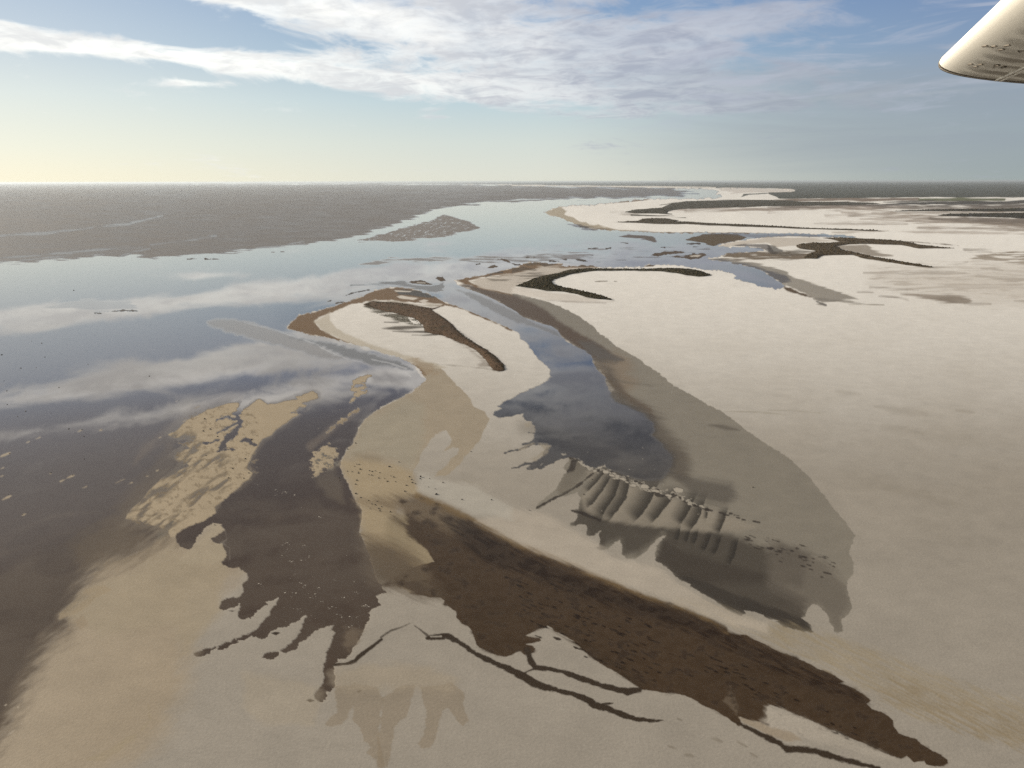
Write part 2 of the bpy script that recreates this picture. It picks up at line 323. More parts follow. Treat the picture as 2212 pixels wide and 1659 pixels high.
poly("B1 740,800 900,750 1100,800 1370,900 1400,1080 1200,1150 1150,1300 1200,1500 1250,1650 1000,1600 920,1400 920,1200 840,1050", col=(0.34, 0.275, 0.18), soft=10, nz=8, nk='mid', op=0.85)
spot(553 + 970 / 4, 798.8 + 755 / 4, 32, 8, 10, col=(0.24, 0.20, 0.145), soft=8, nz=6, nk='mid', op=0.6)

# ---- the salt-and-scrub island: brown wet rim, white crown
poly("A1 1420,1659 1320,1590 1120,1520 860,1440 640,1390 400,1340 272,1303 290,1260 370,1190 500,1160 640,1120 760,1080 900,1030 1040,970 1130,952 1220,945 1330,955 1480,1000 1560,1040 1640,1080 1740,1110 1960,1200 2212,1310 2212,1325 1960,1215 1740,1125 1640,1105 1540,1110 1450,1085 1200,1062 1050,1058 930,1070 800,1100 700,1140 560,1205 500,1242 560,1310 650,1360 800,1425 950,1485 1100,1525 1280,1570 1400,1620 1440,1659 B1 1480,60 1440,40 1400,0", col=RIM, rough=0.5, soft=1.6, nz=1.5, lab=3)
poly("A1 500,1242 560,1205 640,1165 640,1230 700,1310 850,1380 1000,1440 1200,1500 1400,1570 1560,1605 1650,1640 1560,1659 1440,1640 1280,1570 1100,1525 950,1485 800,1425 650,1360 560,1310", col=(0.44, 0.40, 0.33), soft=3, nz=1.5, op=0.8)
poly("A1 1190,970 1280,962 1400,975 1500,1005 1570,1045 1480,1040 1350,1015 1230,1000", col=(0.07, 0.065, 0.058), soft=2, nz=2, nk='hstreak')
for s in ("A1 1190,970 1350,978 1330,990 1210,985", "A1 1208,1025 1260,1018 1330,1030 1405,1040 1360,1057 1260,1045", "A1 1410,1065 1450,1050 1490,1060 1450,1075 1620,1090 1590,1105 1480,1100"):
    poly(s, col=(0.58, 0.54, 0.48), soft=1.0, nz=1.0, nk='hstreak')
poly("A1 1000,1060 1200,1062 1400,1090 1600,1100 1480,1135 1250,1100 1000,1075", col=(0.42, 0.39, 0.34), soft=1.5, nz=2, nk='hstreak', brk=('hstreak', -0.2, 0.2))
poly("A1 1300,1590 1420,1585 1560,1640 B1 1600,0 1480,60 1440,20", col=(0.30, 0.23, 0.155), soft=7, nz=5, op=0.7)
stroke("A1 1560,1610 1800,1630 2020,1650 B1 2060,12", 1.5, col=GREY, soft=1.5, nz=1, op=0.5)
poly("A1 940,1110 1000,1090 1200,1150 1400,1190 1450,1290 1320,1260 1180,1220 1060,1180 980,1140", col=(0.095, 0.085, 0.06), soft=3, nz=4, nk='hstreak', op=0.9, brk=('hstreak', -0.45, 0.0))
DUNE_ISLAND = "A1 920,1098 1000,1068 1100,1072 1250,1085 1400,1108 1520,1128 1620,1108 1520,1143 1560,1172 1640,1222 1700,1270 1730,1310 1800,1372 1900,1432 2000,1492 2080,1552 2140,1612 2150,1655 B1 2140,12 2090,15 2050,0 A1 2020,1630 1990,1580 1900,1490 1800,1440 1700,1400 1610,1362 1530,1352 1460,1330 1440,1270 1380,1220 1250,1180 1100,1150 1000,1120"
poly(DUNE_ISLAND, col=DUNE, rough=0.85, soft=2.0, nz=2.0, nk='hstreak')
for s, w in (("A1 1090,1302 1200,1300 1450,1288", [3, 7, 5]), ("A1 1180,1325 1400,1330 1580,1330", [1, 4, 8]), ("A1 1350,1360 1450,1362 1560,1350", [1, 3, 5]), ("A1 1110,1248 1230,1250", [2, 1.5])):
    stroke(s, w, col=(0.07, 0.058, 0.045), soft=2, nz=1.5, nk='hstreak', op=0.9)
poly("A1 1780,1430 1990,1580 2040,1640 1900,1650 1950,1580", col=(0.25, 0.22, 0.19), soft=6, nz=5, nk='hstreak', op=0.7)
for s in ("A1 1160,1145 1185,1143 1190,1155 1165,1160", "A1 1310,1205 1370,1203 1372,1222 1320,1225", "A1 1330,1230 1400,1235 1430,1270 1360,1265"):
    poly(s, col=SALT, soft=0.8, nz=0.8)
stroke("A1 1640,1225 1730,1290 1800,1350 1950,1440 2100,1550 2165,1620", 2, col=(0.45, 0.43, 0.42), soft=2, op=0.5)

# ---- central channel: wet brown and grey bank on its right, feather of wet lobes at its end
FEATHER = """A1 1900,925 2050,975 2212,1010 A2 0,1000 200,1040 330,1080 470,1140 600,1210 700,1280 760,1350 830,1390 900,1460 1000,1510 1100,1570 1220,1659
B2 1300,50 1400,140 1500,190 1600,245 1700,310 1800,350 1880,410 1960,470 2060,550 2212,650 B3 100,710 220,800 350,915 420,1010 490,1090 560,1190 620,1260 680,1330 730,1400 755,1432 740,1470 720,1530 700,1590 740,1659
C3 740,-60 730,0 690,40 680,80 690,150 710,220 725,260 710,310 690,340 640,370 635,400 650,440 640,480 600,490 570,475 575,455 540,410 530,370 500,320 460,280 420,250 380,245 350,270 330,320 325,350 285,360 370,420 380,470 395,488 300,485 220,460 130,440 70,395 95,385 20,375
C2 2212,365 2150,330 2100,310 2010,300 2015,325 1980,345 1930,330 1850,290 1820,260 1740,205 1650,150 1540,95 1535,70 1450,30 1400,-10
B2 1330,1700 1240,1650 1235,1590 1250,1530 1290,1470 1335,1432 1300,1430 1220,1500 1160,1570 1110,1600 1060,1640 1000,1635 950,1600 950,1520 930,1470 880,1500 830,1550 760,1560 710,1540 750,1530 760,1470 750,1420 770,1390 700,1430 640,1440 650,1400 640,1340 600,1330 540,1350 500,1350 500,1325 550,1300 570,1250 500,1210 570,1205 590,1110 560,1065 420,1100 400,1105 290,1165 240,1200 205,1200 210,1180 260,1130 370,1040 400,1000 430,930 470,880 440,850 490,780 560,770 640,640 700,400 900,150 760,0
A2 735,1659 690,1540 560,1460 430,1370 390,1310 200,1238 0,1165 A1 2100,1070 1960,1005 1850,965"""
fm, fw = None, None
# paint the bank first, keep the open water that lies inside it
save_rgb, save_wet, save_rgh = RGB.copy(), WET.copy(), RGH.copy()
fm, fw = poly(FEATHER, col=GREY, wet=0.0, rough=0.48, lab=4, soft=1.0, nz=1.2, nk='crisp')
poly("A1 1840,915 2050,980 2212,1015 A2 0,1010 200,1085 330,1180 430,1255 560,1330 680,1400 800,1470 900,1540 960,1575 800,1580 700,1560 640,1500 560,1460 430,1370 390,1310 200,1238 0,1165 A1 2100,1070 1960,1005 1850,965 1760,930", col=RIMD, rough=0.45, soft=5, nz=3, nk='lstreak')
poly("A2 700,1600 900,1500 1000,1560 1050,1659 B2 1000,30 1100,110 1000,200 900,180 800,60", col=(0.21, 0.16, 0.11), soft=14, nz=6, nk='sstreak', op=0.7)
poly("A2 560,1400 700,1420 900,1540 960,1570 900,1600 740,1580 640,1500", col=(0.09, 0.078, 0.066), soft=6, nz=5, nk='sstreak', op=0.9)
poly("B2 780,20 860,140 950,250 1080,330 1180,390 1250,450 1200,330 1050,250 950,150 860,40", col=(0.11, 0.075, 0.045), soft=5, nz=4, nk='sstreak', op=0.85)
# lower, darker half of the feather
poly("B2 600,1100 800,1230 1100,1320 1350,1330 1600,1370 1900,1420 2212,1560 B3 100,1500 350,1600 C3 300,100 0,60 C2 2000,60 1700,60 1450,30 B2 1240,1650 1300,1430 1100,1600 950,1600 930,1470 760,1560 640,1440 500,1340", col=(0.062, 0.052, 0.040), rough=0.45, soft=14, nz=8, nk='mid', op=0.92)
poly("B2 1300,1440 1450,1560 1700,1640 2000,1720 2212,1781 C3 150,100 330,200 320,350 380,470 200,460 0,375 C2 2000,310 1700,190 1450,30 B2 1250,1650", col=(0.052, 0.042, 0.032), rough=0.42, soft=9, nz=6, nk='dstreak', op=0.85)
poly("C2 1400,-10 1540,95 1740,205 1980,345 2212,365 C3 95,385 200,460 390,488 350,400 150,310 0,260 C2 2000,180 1750,90 1560,10", col=(0.04, 0.033, 0.026), soft=5, nz=4, nk='dstreak', op=0.8)
poly("B3 0,1480 200,1540 500,1640 C3 600,0 690,80 720,260 640,380 645,480 570,475 530,370 420,250 340,330 200,200 0,100", col=(0.13, 0.113, 0.092), soft=16, nz=8, nk='dstreak', op=0.75)
stroke("A2 760,1600 830,1659 B2 870,130 960,280 1110,370 1230,460 1250,560 1330,650 1420,760 1450,860", [14, 20, 24, 30, 36, 40, 46, 50, 54, 50], col=(0.10, 0.083, 0.064), soft=17, nz=8, nk='sstreak', op=0.85)
poly("B2 1380,880 1560,940 1750,960 1900,980 1950,1100 1850,1180 1700,1150 1550,1080 1450,980", col=(0.095, 0.083, 0.068), soft=12, nz=7, nk='sstreak', op=0.8)
poly("B2 1700,480 1820,470 1900,500 1960,520 1840,520", col=(0.11, 0.095, 0.075), soft=5, nz=4, nk='sstreak', op=0.8)
poly("B2 880,90 1050,110 1300,130 1200,150 960,110", col=(0.13, 0.115, 0.09), soft=4, nz=3, nk='sstreak', op=0.5)
# lobes: each one darkens towards a crisp lip
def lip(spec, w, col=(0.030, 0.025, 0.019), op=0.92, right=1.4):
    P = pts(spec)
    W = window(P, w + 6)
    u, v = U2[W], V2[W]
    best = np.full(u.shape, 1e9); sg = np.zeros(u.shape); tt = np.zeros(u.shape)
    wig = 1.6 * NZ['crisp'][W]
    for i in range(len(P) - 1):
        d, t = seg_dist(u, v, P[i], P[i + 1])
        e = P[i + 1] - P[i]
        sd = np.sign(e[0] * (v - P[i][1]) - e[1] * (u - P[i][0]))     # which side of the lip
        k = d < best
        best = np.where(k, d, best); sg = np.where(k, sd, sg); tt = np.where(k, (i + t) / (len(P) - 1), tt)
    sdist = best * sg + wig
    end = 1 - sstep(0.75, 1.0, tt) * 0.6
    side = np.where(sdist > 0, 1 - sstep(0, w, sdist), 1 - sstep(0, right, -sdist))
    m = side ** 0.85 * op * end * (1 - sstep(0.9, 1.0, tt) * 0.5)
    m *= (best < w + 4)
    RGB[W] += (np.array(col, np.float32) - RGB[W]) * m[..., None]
poly("B2 640,870 790,890 920,950 1080,1000 1290,1090 1450,1120 1620,1190 1900,1270 2100,1350 1950,1400 1600,1400 1350,1370 1050,1340 850,1310 620,1210 590,1100 680,980", col=(0.27, 0.24, 0.195), rough=0.5, soft=7, nz=4, nk='lstreak', op=0.9)
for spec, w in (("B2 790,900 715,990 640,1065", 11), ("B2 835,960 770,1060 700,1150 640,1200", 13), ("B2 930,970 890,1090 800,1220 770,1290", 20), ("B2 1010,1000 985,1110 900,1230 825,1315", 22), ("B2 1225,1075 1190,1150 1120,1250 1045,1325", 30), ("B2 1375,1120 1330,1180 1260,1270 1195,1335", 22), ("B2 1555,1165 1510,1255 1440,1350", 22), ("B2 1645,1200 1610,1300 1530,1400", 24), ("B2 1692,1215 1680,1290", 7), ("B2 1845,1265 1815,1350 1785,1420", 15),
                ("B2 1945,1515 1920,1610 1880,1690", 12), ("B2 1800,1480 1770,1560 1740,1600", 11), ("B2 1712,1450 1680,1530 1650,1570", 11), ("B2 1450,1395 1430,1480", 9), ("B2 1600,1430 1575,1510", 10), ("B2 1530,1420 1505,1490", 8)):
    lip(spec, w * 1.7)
stroke("B2 700,895 620,960 560,1010 420,1090 290,1150 215,1190", [3, 6, 6, 5, 5, 7], col=DARK, soft=1.2, nz=1.4, op=0.9)
stroke("B2 500,1212 600,1240 760,1300", [3, 5, 7], col=DARK, soft=1.2, nz=1.5, op=0.9)
poly("B2 470,880 540,780 600,800 640,900 540,1000 420,1080 380,1040 430,950", col=(0.15, 0.132, 0.105), soft=8, nz=5, nk='lstreak', op=0.8)
stroke("B2 540,790 520,850 480,880", [10, 12, 4], col=DARK, soft=2, nz=1.5, op=0.85)
# put back the channel water inside the bank
mk = np.zeros((NB, NA), np.float32)
CH = """A1 1640,930 1700,900 1740,932 1850,967 1960,1007 2100,1072 2212,1132 A2 100,1202 200,1240 330,1278 390,1312 430,1372 480,1420 560,1462 640,1490 690,1530 700,1600 735,1659
B2 740,0 800,60 830,170 900,260 1050,330 1150,380 1240,450 1230,560 1310,650 1395,740 1400,800 1365,880 1300,960 1180,965 1060,955 1000,930 870,880 780,825 720,860 640,850 580,775 490,755 420,765 330,805 255,810 240,848 130,850 210,790 300,715 340,658 280,650 200,650 215,620 140,648 95,640 150,625 195,605 190,570 200,530 205,485 180,475 170,450 130,440 95,405 100,378 60,385 0,400 B1 2140,410 2085,410 2055,395 2060,362 2130,330 2090,318 2150,275 B2 0,250 80,205 180,160 270,120 330,85 300,80 345,60 325,40 330,0 A2 300,1620 230,1570 160,1470 120,1420 75,1390 60,1345 A1 2212,1310 2080,1250 1960,1200 1800,1135 1640,1060 1560,1000"""
P = pts(CH)
D, W = sdf_poly(P, 30)
# the right bank of the channel fades, the left bank is sharp: vary the softness along the way
softmap = 1.2 + 13 * sstep(560, 900, (U2[W] - 553 * 2) * 4 - 0.30 * (V2[W] - 798) * 4 + 150) * sstep(800, 840, V2[W])
softmap = np.maximum(softmap, 7 * sstep(1130, 1250, U2[W]) * sstep(640, 700, V2[W]) * sstep(470, 640, (U2[W] - 1106) * 4 - 0.0 * V2[W]))
d = D + (1.2 * NZ['crisp'][W] * (softmap < 4) + 6 * NZ['sstreak'][W] * (softmap >= 4))
m = sstep(-softmap, softmap, d)
tone = np.array((0.095, 0.080, 0.066), np.float32) + (np.array((0.034, 0.027, 0.021), np.float32) - np.array((0.095, 0.080, 0.066), np.float32)) * sstep(680, 800, V2[W])[..., None]
RGB[W] += (tone.astype(np.float32) - RGB[W]) * m[..., None]
WET[W] += (1 - WET[W]) * m
RGH[W] += (0.3 - RGH[W]) * m
WLB[W] = np.where(m > 0.3, 1, WLB[W])
poly("B2 100,500 300,560 600,800 900,900 1200,960 1300,900 1380,780 1000,700 700,500 400,450", col=(0.062, 0.052, 0.041), soft=30, nz=8, nk='mid', op=0.7)
# crust plates along the break line
CL = pts("B2 440,725 500,760 560,775 640,830 720,870 790,850 840,880 900,920 980,945 1050,980 1120,1000 1200,1040 1290,1070 1370,1085 1430,1060 1460,1090 1500,1130 1600,1180 1700,1215")
Dk, Wk = sdf_stroke(CL, list(np.interp(np.linspace(0, 1, len(CL)), [0, .25, .5, .8, 1], [5, 7, 12, 12, 3])), 6)
apply(Dk, Wk, col=(0.34, 0.31, 0.26), wet=0.0, soft=1.0, nz=3.0, nk='crisp', brk=('crisp', -0.12, 0.05))
apply(Dk, Wk, col=DARK, soft=1.5, nz=2.0, nk='fine', brk=('fine', 0.12, 0.3), op=0.9)
for (x, y, a, b) in ((810, 880, 26, 14), (860, 915, 24, 10), (960, 945, 30, 12), (1045, 1000, 30, 12), (1150, 1010, 40, 16), (1350, 1085, 30, 10), (1435, 1040, 44, 22), (470, 745, 30, 14), (1240, 1050, 36, 10)):
    spot(1106 + x / 4, 798.8 + y / 4, a / 4 + 1.3, b / 4 + 1.0, 10, col=DARK, soft=0.9, nz=1.0, nk='crisp', op=0.8)
    spot(1106 + x / 4, 798.8 + y / 4, a / 4, b / 4, 10, col=(0.38, 0.345, 0.29), wet=0, soft=0.9, nz=1.0, nk='crisp')
for s in ("B2 1690,1215 1730,1218", "B2 1790,1235 1830,1242", "B2 1830,1252 1870,1258", "B2 1880,1242 1900,1244", "B2 1920,1255 1960,1262", "B2 1940,1275 1965,1282", "B2 1990,1295 2015,1300", "B2 2085,1308 2140,1318", "B2 1560,1165 1640,1195", "B2 1640,1195 1690,1215"):
    stroke(s, 3, col=DARK, soft=0.9, nz=0.8, op=0.85)
for i in range(46):
    x = random.uniform(2000, 2900); y = 1480 + (x - 2000) * 0.26 + random.gauss(0, 50)
    u, v = 1106 + x / 4, 798.8 + y / 4
    if u > 1300: spot(u, v, random.uniform(3, 11), random.uniform(0.8, 1.8), 18, col=DARK, soft=1, nz=0.8, nk='crisp', op=0.75)
# thin black rills left of the feather
for s, w in (("B1 2150,720 2212,700 B2 60,690 140,665 215,620", [3, 3, 3, 4, 4]), ("B2 0,852 60,840 110,815 250,795 330,700", [2, 4, 4, 8, 20]), ("B2 135,857 200,850 250,805", [3, 4, 5]), ("B2 240,845 290,820 420,765 490,740", [9, 7, 5, 8]), ("B2 95,643 150,638 200,605", [4, 5, 6]), ("B2 140,540 200,550", [2, 3])):
    stroke(s, w, col=(0.035, 0.028, 0.022), wet=0.8, rough=0.3, soft=1.0, nz=1.0, nk='crisp')
for s in ("B2 215,630 330,660 300,720 200,790 150,780 280,690", "B2 105,470 150,455 170,470 150,500 110,505", "B2 60,690 190,620 210,640"):
    poly(s, col=(0.30, 0.265, 0.21), wet=0, soft=3, nz=2, op=0.7)

CLIP = np.zeros((NB, NA), np.float32); CLIP[fw] = fm
CLIP = np.where((V2 < 1008) | (U2 < 1190), 1.0, CLIP)
RGB = save_rgb + (RGB - save_rgb) * CLIP[..., None]
RGB = RGB.astype(np.float32)
# ---- wet patch inlet on the far right of the bank
poly("A2 1690,703 1850,728 1950,748 2050,772 2150,800 2212,835 A3 50,872 110,908 135,935 160,925 400,1040 500,1105 420,1085 520,1075 680,1050 740,1050 780,1050 650,1000 480,940 320,890 210,860 160,815 80,785 0,765 A2 2212,765 2100,735 1950,712 1800,695", col=(0.30, 0.275, 0.235), rough=0.5, soft=2, nz=2, nk='hstreak', lab=5)
poly("A2 1690,703 1850,728 1950,748 2050,772 2150,800 2212,835 A3 50,872 120,910 200,890 150,840 0,800 A2 2212,800 2050,750 1900,725 1800,705", col=(0.09, 0.078, 0.072), rough=0.4, soft=3, nz=2, nk='hstreak', op=0.9)
poly("A3 130,930 200,960 300,1000 400,1040 300,1020 130,965", col=(0.10, 0.07, 0.045), soft=2, nz=1.5)
stroke("A3 400,1045 600,1060 760,1085 1000,1100", [5, 4, 3, 1], col=(0.20, 0.18, 0.15), soft=2, nz=2, nk='hstreak', op=0.7)
stroke("A3 420,1070 500,1100", 3, col=(0.12, 0.11, 0.1), soft=1, op=0.8)
poly("A2 1690,703 2000,700 2212,760 A3 100,962 0,960 A2 2100,920 1900,800", wlb=2, soft=1, nz=0)

# ---- second island: brown rim and streaky grey flats behind the crescent ridge
poly("A1 1720,886 1800,866 1930,848 2030,823 2150,793 2212,780 A2 60,763 100,738 160,728 250,733 330,738 450,743 560,762 620,752 700,757 740,770 740,785 600,785 500,800 400,828 280,848 150,880 60,920 0,940 A1 2212,880 2100,845 1950,862 1840,893 1930,938 2212,1005 2212,1020 1900,945", col=RIM, rough=0.55, soft=1.8, nz=1.8, nk='hstreak', lab=3)
poly("A1 1840,893 1950,865 2100,845 2212,835 A2 100,800 300,770 560,770 720,775 560,795 400,828 280,848 150,890 30,935 0,1000 A1 2212,1005 1930,938", col=(0.50, 0.46, 0.41), rough=0.7, soft=3, nz=3.5, nk='hstreak')
poly("A1 2000,870 2212,845 A2 200,800 300,830 150,880 0,920 A1 2212,900 2060,890", col=(0.14, 0.12, 0.095), soft=3, nz=3, nk='hstreak', op=0.75, brk=('hstreak', -0.15, 0.2))
for s in ("A2 0,775 100,765 200,785 120,800 0,825", "A2 100,740 200,728 330,740 380,750 280,765 240,745 130,760", "A2 560,768 620,752 720,765 600,772", "A2 1130,770 1200,750 1230,752 1220,770"):
    poly(s, col=(0.10, 0.07, 0.042), rough=0.6, soft=1, nz=1.2, nk='hstreak')
poly("A2 0,945 80,945 300,985 540,1010 760,1060 880,1070 700,1075 400,1065 150,1030 0,1000", col=(0.62, 0.58, 0.53), soft=3, nz=3, nk='hstreak', op=0.8)
stroke("A2 300,1060 600,1075 800,1080 880,1065 875,1045", [2, 3, 2, 2, 1], col=(0.35, 0.32, 0.29), soft=1.5, op=0.6)
CRESCENT = "A2 30,937 100,912 190,872 280,847 400,825 500,797 600,786 740,784 900,786 1100,789 1300,784 1420,781 1520,788 1600,799 1660,818 1722,842 1680,851 1620,854 1500,842 1420,822 1300,809 1100,804 900,804 740,804 620,816 520,831 420,861 360,881 340,902 370,926 440,946 560,971 680,996 780,1021 840,1046 880,1061 800,1051 720,1046 640,1031 540,1001 420,981 300,976 180,956 80,942"
poly(CRESCENT, col=SCRUB, rough=0.9, soft=1.8, nz=1.6, nk='hstreak')
for s in ("A2 715,898 760,895 825,893", "A2 885,896 905,896"):
    stroke(s, 1.3, col=(0.25, 0.23, 0.2), soft=0.8, nz=0.6)

# ---- far white spit, bars and flats
poly("A2 300,312 278,298 330,275 390,255 440,248 430,262 470,290 455,320 520,345 600,380 760,415 900,445 1100,460 1300,470 1300,478 1000,467 880,460 800,452 640,432 540,402 440,362", col=(0.40, 0.355, 0.28), soft=2, nz=1.5, lab=3)
poly("A2 340,330 440,365 560,405 680,420 800,440 900,448 1100,462 1300,470 1290,477 1000,467 800,452 640,432 500,395 400,350", col=(0.17, 0.135, 0.095), soft=2.0, nz=1.5, nk='hstreak', op=0.85)
poly("A2 480,400 600,408 740,448 640,452 560,430", col=(0.09, 0.082, 0.08), rip=0.6, soft=2, nz=2, nk='hstreak')
poly("A2 800,227 900,212 930,203 1000,199 1100,188 1180,181 1190,186 1050,205 940,218", col=(0.22, 0.17, 0.125), soft=1, nz=1.2, nk='hstreak')
SCR = "A2 1980,166 2050,146 2212,135 A3 100,180 400,178 700,178 1100,172 1500,168 2000,170 2300,170 V 2700,427 3600,430 3600,380 2212,380 1600,386 A2 2212,28 1800,30 0,34 0,60 600,68 1100,78 1500,84 1780,90 2212,94 A3 100,96 235,110 230,120 0,125 A2 2212,130 2000,140"
poly(SCR, col=(0.072, 0.074, 0.062), rough=0.9, soft=0.8, nz=1.0, nk='hstreak', lab=6)
poly("V -300,388 300,393.5 553,394 A1 1500,40 2212,36 2212,56 1500,50 0,43 V 300,396", col=(0.08, 0.08, 0.08), wet=0, rip=0, soft=0.6, nz=0.3, lab=6)
poly("A2 1790,92 2000,90 2212,96 A3 200,100 230,110 200,122 0,128 A2 2212,128 2050,128 1880,138 1930,122 1800,112", col=(0.62, 0.58, 0.54), wet=0, soft=0.7, nz=0.8, nk='hstreak')
poly("V 1105,399.6 1290,401.3 1440,402.7 1545,404.5 1545,406.5 1440,405.2 1290,403.6 1105,401.6", col=(0.72, 0.68, 0.62), wet=0, rip=0, soft=0.5, nz=0.2, lab=0)
stroke("A3 0,187 100,186", 2, col=SALT, soft=0.6)
poly("A3 0,190 300,182 800,178 1300,172 1330,195 900,205 600,200 200,205", col=(0.20, 0.155, 0.12), soft=1.5, nz=1.5, nk='hstreak')
poly("A3 1300,180 1700,174 2050,180 2050,200 1600,205 1300,200", col=(0.13, 0.135, 0.07), soft=1.5, nz=1.2, nk='hstreak')
poly("A3 700,238 1000,225 1400,205 2050,200 2300,190 2300,225 1800,232 1400,230 1000,235", col=(0.06, 0.055, 0.048), soft=1.3, nz=1.5, nk='hstreak')
RIDGE_FAR = "A2 960,297 1060,277 1180,266 1290,258 1380,222 1500,202 1700,196 2000,191 2212,191 A3 300,206 600,206 900,216 1000,226 700,236 400,241 0,246 A2 2000,256 1800,259 1600,266 1450,271 1350,291 1340,306 1380,314 1200,309 1050,306"
poly(RIDGE_FAR, col=(0.066, 0.06, 0.047), rough=0.9, soft=1.2, nz=1.4, nk='hstreak')
stroke("A2 1270,237 1330,230 1420,215", 2.2, col=(0.075, 0.068, 0.05), soft=1)
poly("A2 1350,285 1500,270 2212,252 A3 0,248 900,235 1300,235 1300,255 700,275 300,270 0,300 A2 2212,290 1700,275", col=(0.33, 0.27, 0.235), soft=3, nz=3, nk='hstreak', op=0.75)
poly("A2 850,295 960,290 1100,310 1050,325 900,300", col=(0.3, 0.27, 0.24), soft=3, nz=3, nk='hstreak', op=0.6)
stroke("A2 1030,322 1200,325 1400,330", [2, 3, 1], col=(0.09, 0.08, 0.06), soft=1, nz=1, nk='hstreak')
stroke("A2 1380,345 1500,345", 2, col=(0.12, 0.11, 0.09), soft=1, nz=1, nk='hstreak')
RIDGE_LONG = "A2 870,382 950,379 1090,371 1130,353 1250,348 1340,351 1400,363 1450,368 1420,376 1600,386 1800,396 2000,403 2212,413 A3 300,431 600,441 900,451 1010,463 900,461 600,451 300,441 0,429 A2 2000,421 1700,409 1500,401 1300,399 1100,391"
poly(RIDGE_LONG, col=(0.072, 0.058, 0.04), rough=0.9, soft=1.0, nz=1.0, nk='hstreak')
stroke("A2 1290,476 1700,477 2100,482 2212,482", [2, 2.5, 2, 2], col=(0.15, 0.115, 0.08), soft=1, nz=0.8)
for s, w in (("A3 560,475 800,458 1040,464", [1, 4, 1]), ("A3 1100,465 1500,470 2212,480", [2, 6, 3]), ("A3 500,330 900,310 1300,330", [2, 6, 2]), ("A3 800,355 1400,370 2212,380", [3, 10, 14]), ("A3 640,300 900,285 1100,300", [2, 4, 2]), ("A3 500,270 800,265 1000,262", [2, 4, 2]), ("A3 1280,320 1500,325", 3), ("A3 2000,420 2300,425", 6)):
    stroke(s, w, col=(0.36, 0.31, 0.265), soft=3, nz=3, nk='hstreak', op=0.65)
for nm, s in (('a', "A3 1050,291 1200,281 1420,274 1700,269 2000,266 2212,263 2400,262 2400,292 1900,293 1500,289"), ('b', "A3 1460,326 1560,311 1800,307 2100,303 2400,298 2400,365 2100,348 1900,341 1700,336 1550,331")):
    poly(s, col=(0.042, 0.038, 0.038), rough=0.9, soft=1.0, nz=1.4, nk='hstreak', op=0.92)
poly("A3 1500,335 1900,345 2212,365 2400,370 2400,410 2212,400 1900,370", col=(0.30, 0.245, 0.20), soft=3, nz=3, nk='hstreak', op=0.6)
for s, w in (("A3 0,262 500,255 1200,262 2212,250", [4, 8, 5, 6]), ("A3 900,300 1500,300 2300,300", [3, 7, 5]), ("A3 700,325 1300,345 2300,395", [3, 7, 14]), ("A3 1200,375 1800,385 2300,420", [3, 8, 14]), ("A3 400,395 1200,400", [2, 4]), ("A3 1300,430 2300,450", [3, 8]), ("A2 1500,285 2212,275", [3, 6])):
    stroke(s, w, col=(0.27, 0.225, 0.185), soft=4, nz=3, nk='hstreak', op=0.75)
for s, w in (("A3 600,235 1400,240 2300,232", [2, 4, 5]), ("A3 1700,250 2300,248", [2, 4]), ("A3 1000,205 2300,212", [3, 6])):
    stroke(s, w, col=(0.085, 0.073, 0.062), soft=2, nz=2.5, nk='hstreak', op=0.85)
for s, w in (("A3 900,252 1300,260 1700,256 2400,252", [3, 7, 9, 12]), ("A3 1400,352 1800,362 2400,385", [3, 9, 14]), ("A3 0,252 400,246 900,240", [5, 6, 4])):
    stroke(s, w, col=(0.15, 0.125, 0.105), soft=4, nz=3.5, nk='hstreak', op=0.75)
# mid-right island flats
poly("A2 1505,537 1560,512 1650,491 1800,485 1950,492 2030,515 1985,535 1880,555 1800,567 1740,590 1700,577 1640,556 1580,549", col=(0.105, 0.078, 0.05), wet=0, rough=0.7, soft=1, nz=1.3, nk='hstreak', lab=3)
poly("A2 1640,490 1800,478 2000,482 2212,485 A3 300,487 500,495 640,510 400,512 100,510 A2 2100,520 2030,512 1900,495", col=(0.09, 0.08, 0.078), wet=0.6, soft=1.2, nz=1.5, nk='hstreak', op=0.7)
poly("A2 1780,590 1850,568 1980,548 2100,530 2212,518 A3 300,515 620,545 480,556 300,560 240,590 60,600 A2 2212,565 2050,570 1900,590 1860,600", col=(0.55, 0.51, 0.46), wet=0, soft=1.2, nz=1.6, nk='hstreak')
poly("A2 1900,592 2000,575 2100,570 2212,570 A3 20,600 60,640 0,640 A2 2180,632 2212,640 2150,605", col=(0.075, 0.065, 0.068), wet=0.6, rip=0.5, soft=2, nz=2, nk='hstreak', op=0.8)
poly("A2 1860,657 1980,645 2212,638 A3 250,640 430,650 440,690 300,705 0,712 A2 2212,712 2000,700 1800,695", col=(0.17, 0.135, 0.10), wet=0, soft=2, nz=2.5, nk='hstreak', lab=3, brk=('hstreak', -0.6, -0.1))
poly("A3 0,585 60,590 120,625 130,640 60,660 0,650", col=(0.055, 0.048, 0.042), soft=2, nz=2.5, nk='hstreak', op=0.8)
poly("A3 60,640 200,640 260,625 420,635 300,660 120,680", col=(0.12, 0.105, 0.085), soft=3, nz=3, nk='hstreak', op=0.7)
RIDGE_MID = "A3 240,592 285,570 400,560 520,562 640,555 560,535 480,520 640,517 850,526 1100,541 1200,551 1300,576 1450,596 1610,609 1500,612 1300,611 1250,601 1150,581 1000,576 850,571 700,576 590,591 640,621 750,646 900,681 1050,706 1250,741 1435,772 1400,778 1200,756 1050,731 900,706 820,696 740,667 600,669 480,671 440,686 430,700 300,700 350,660 420,632 300,616 255,606"
poly(RIDGE_MID, col=(0.088, 0.070, 0.047), rough=0.9, soft=1.3, nz=1.3, nk='hstreak')
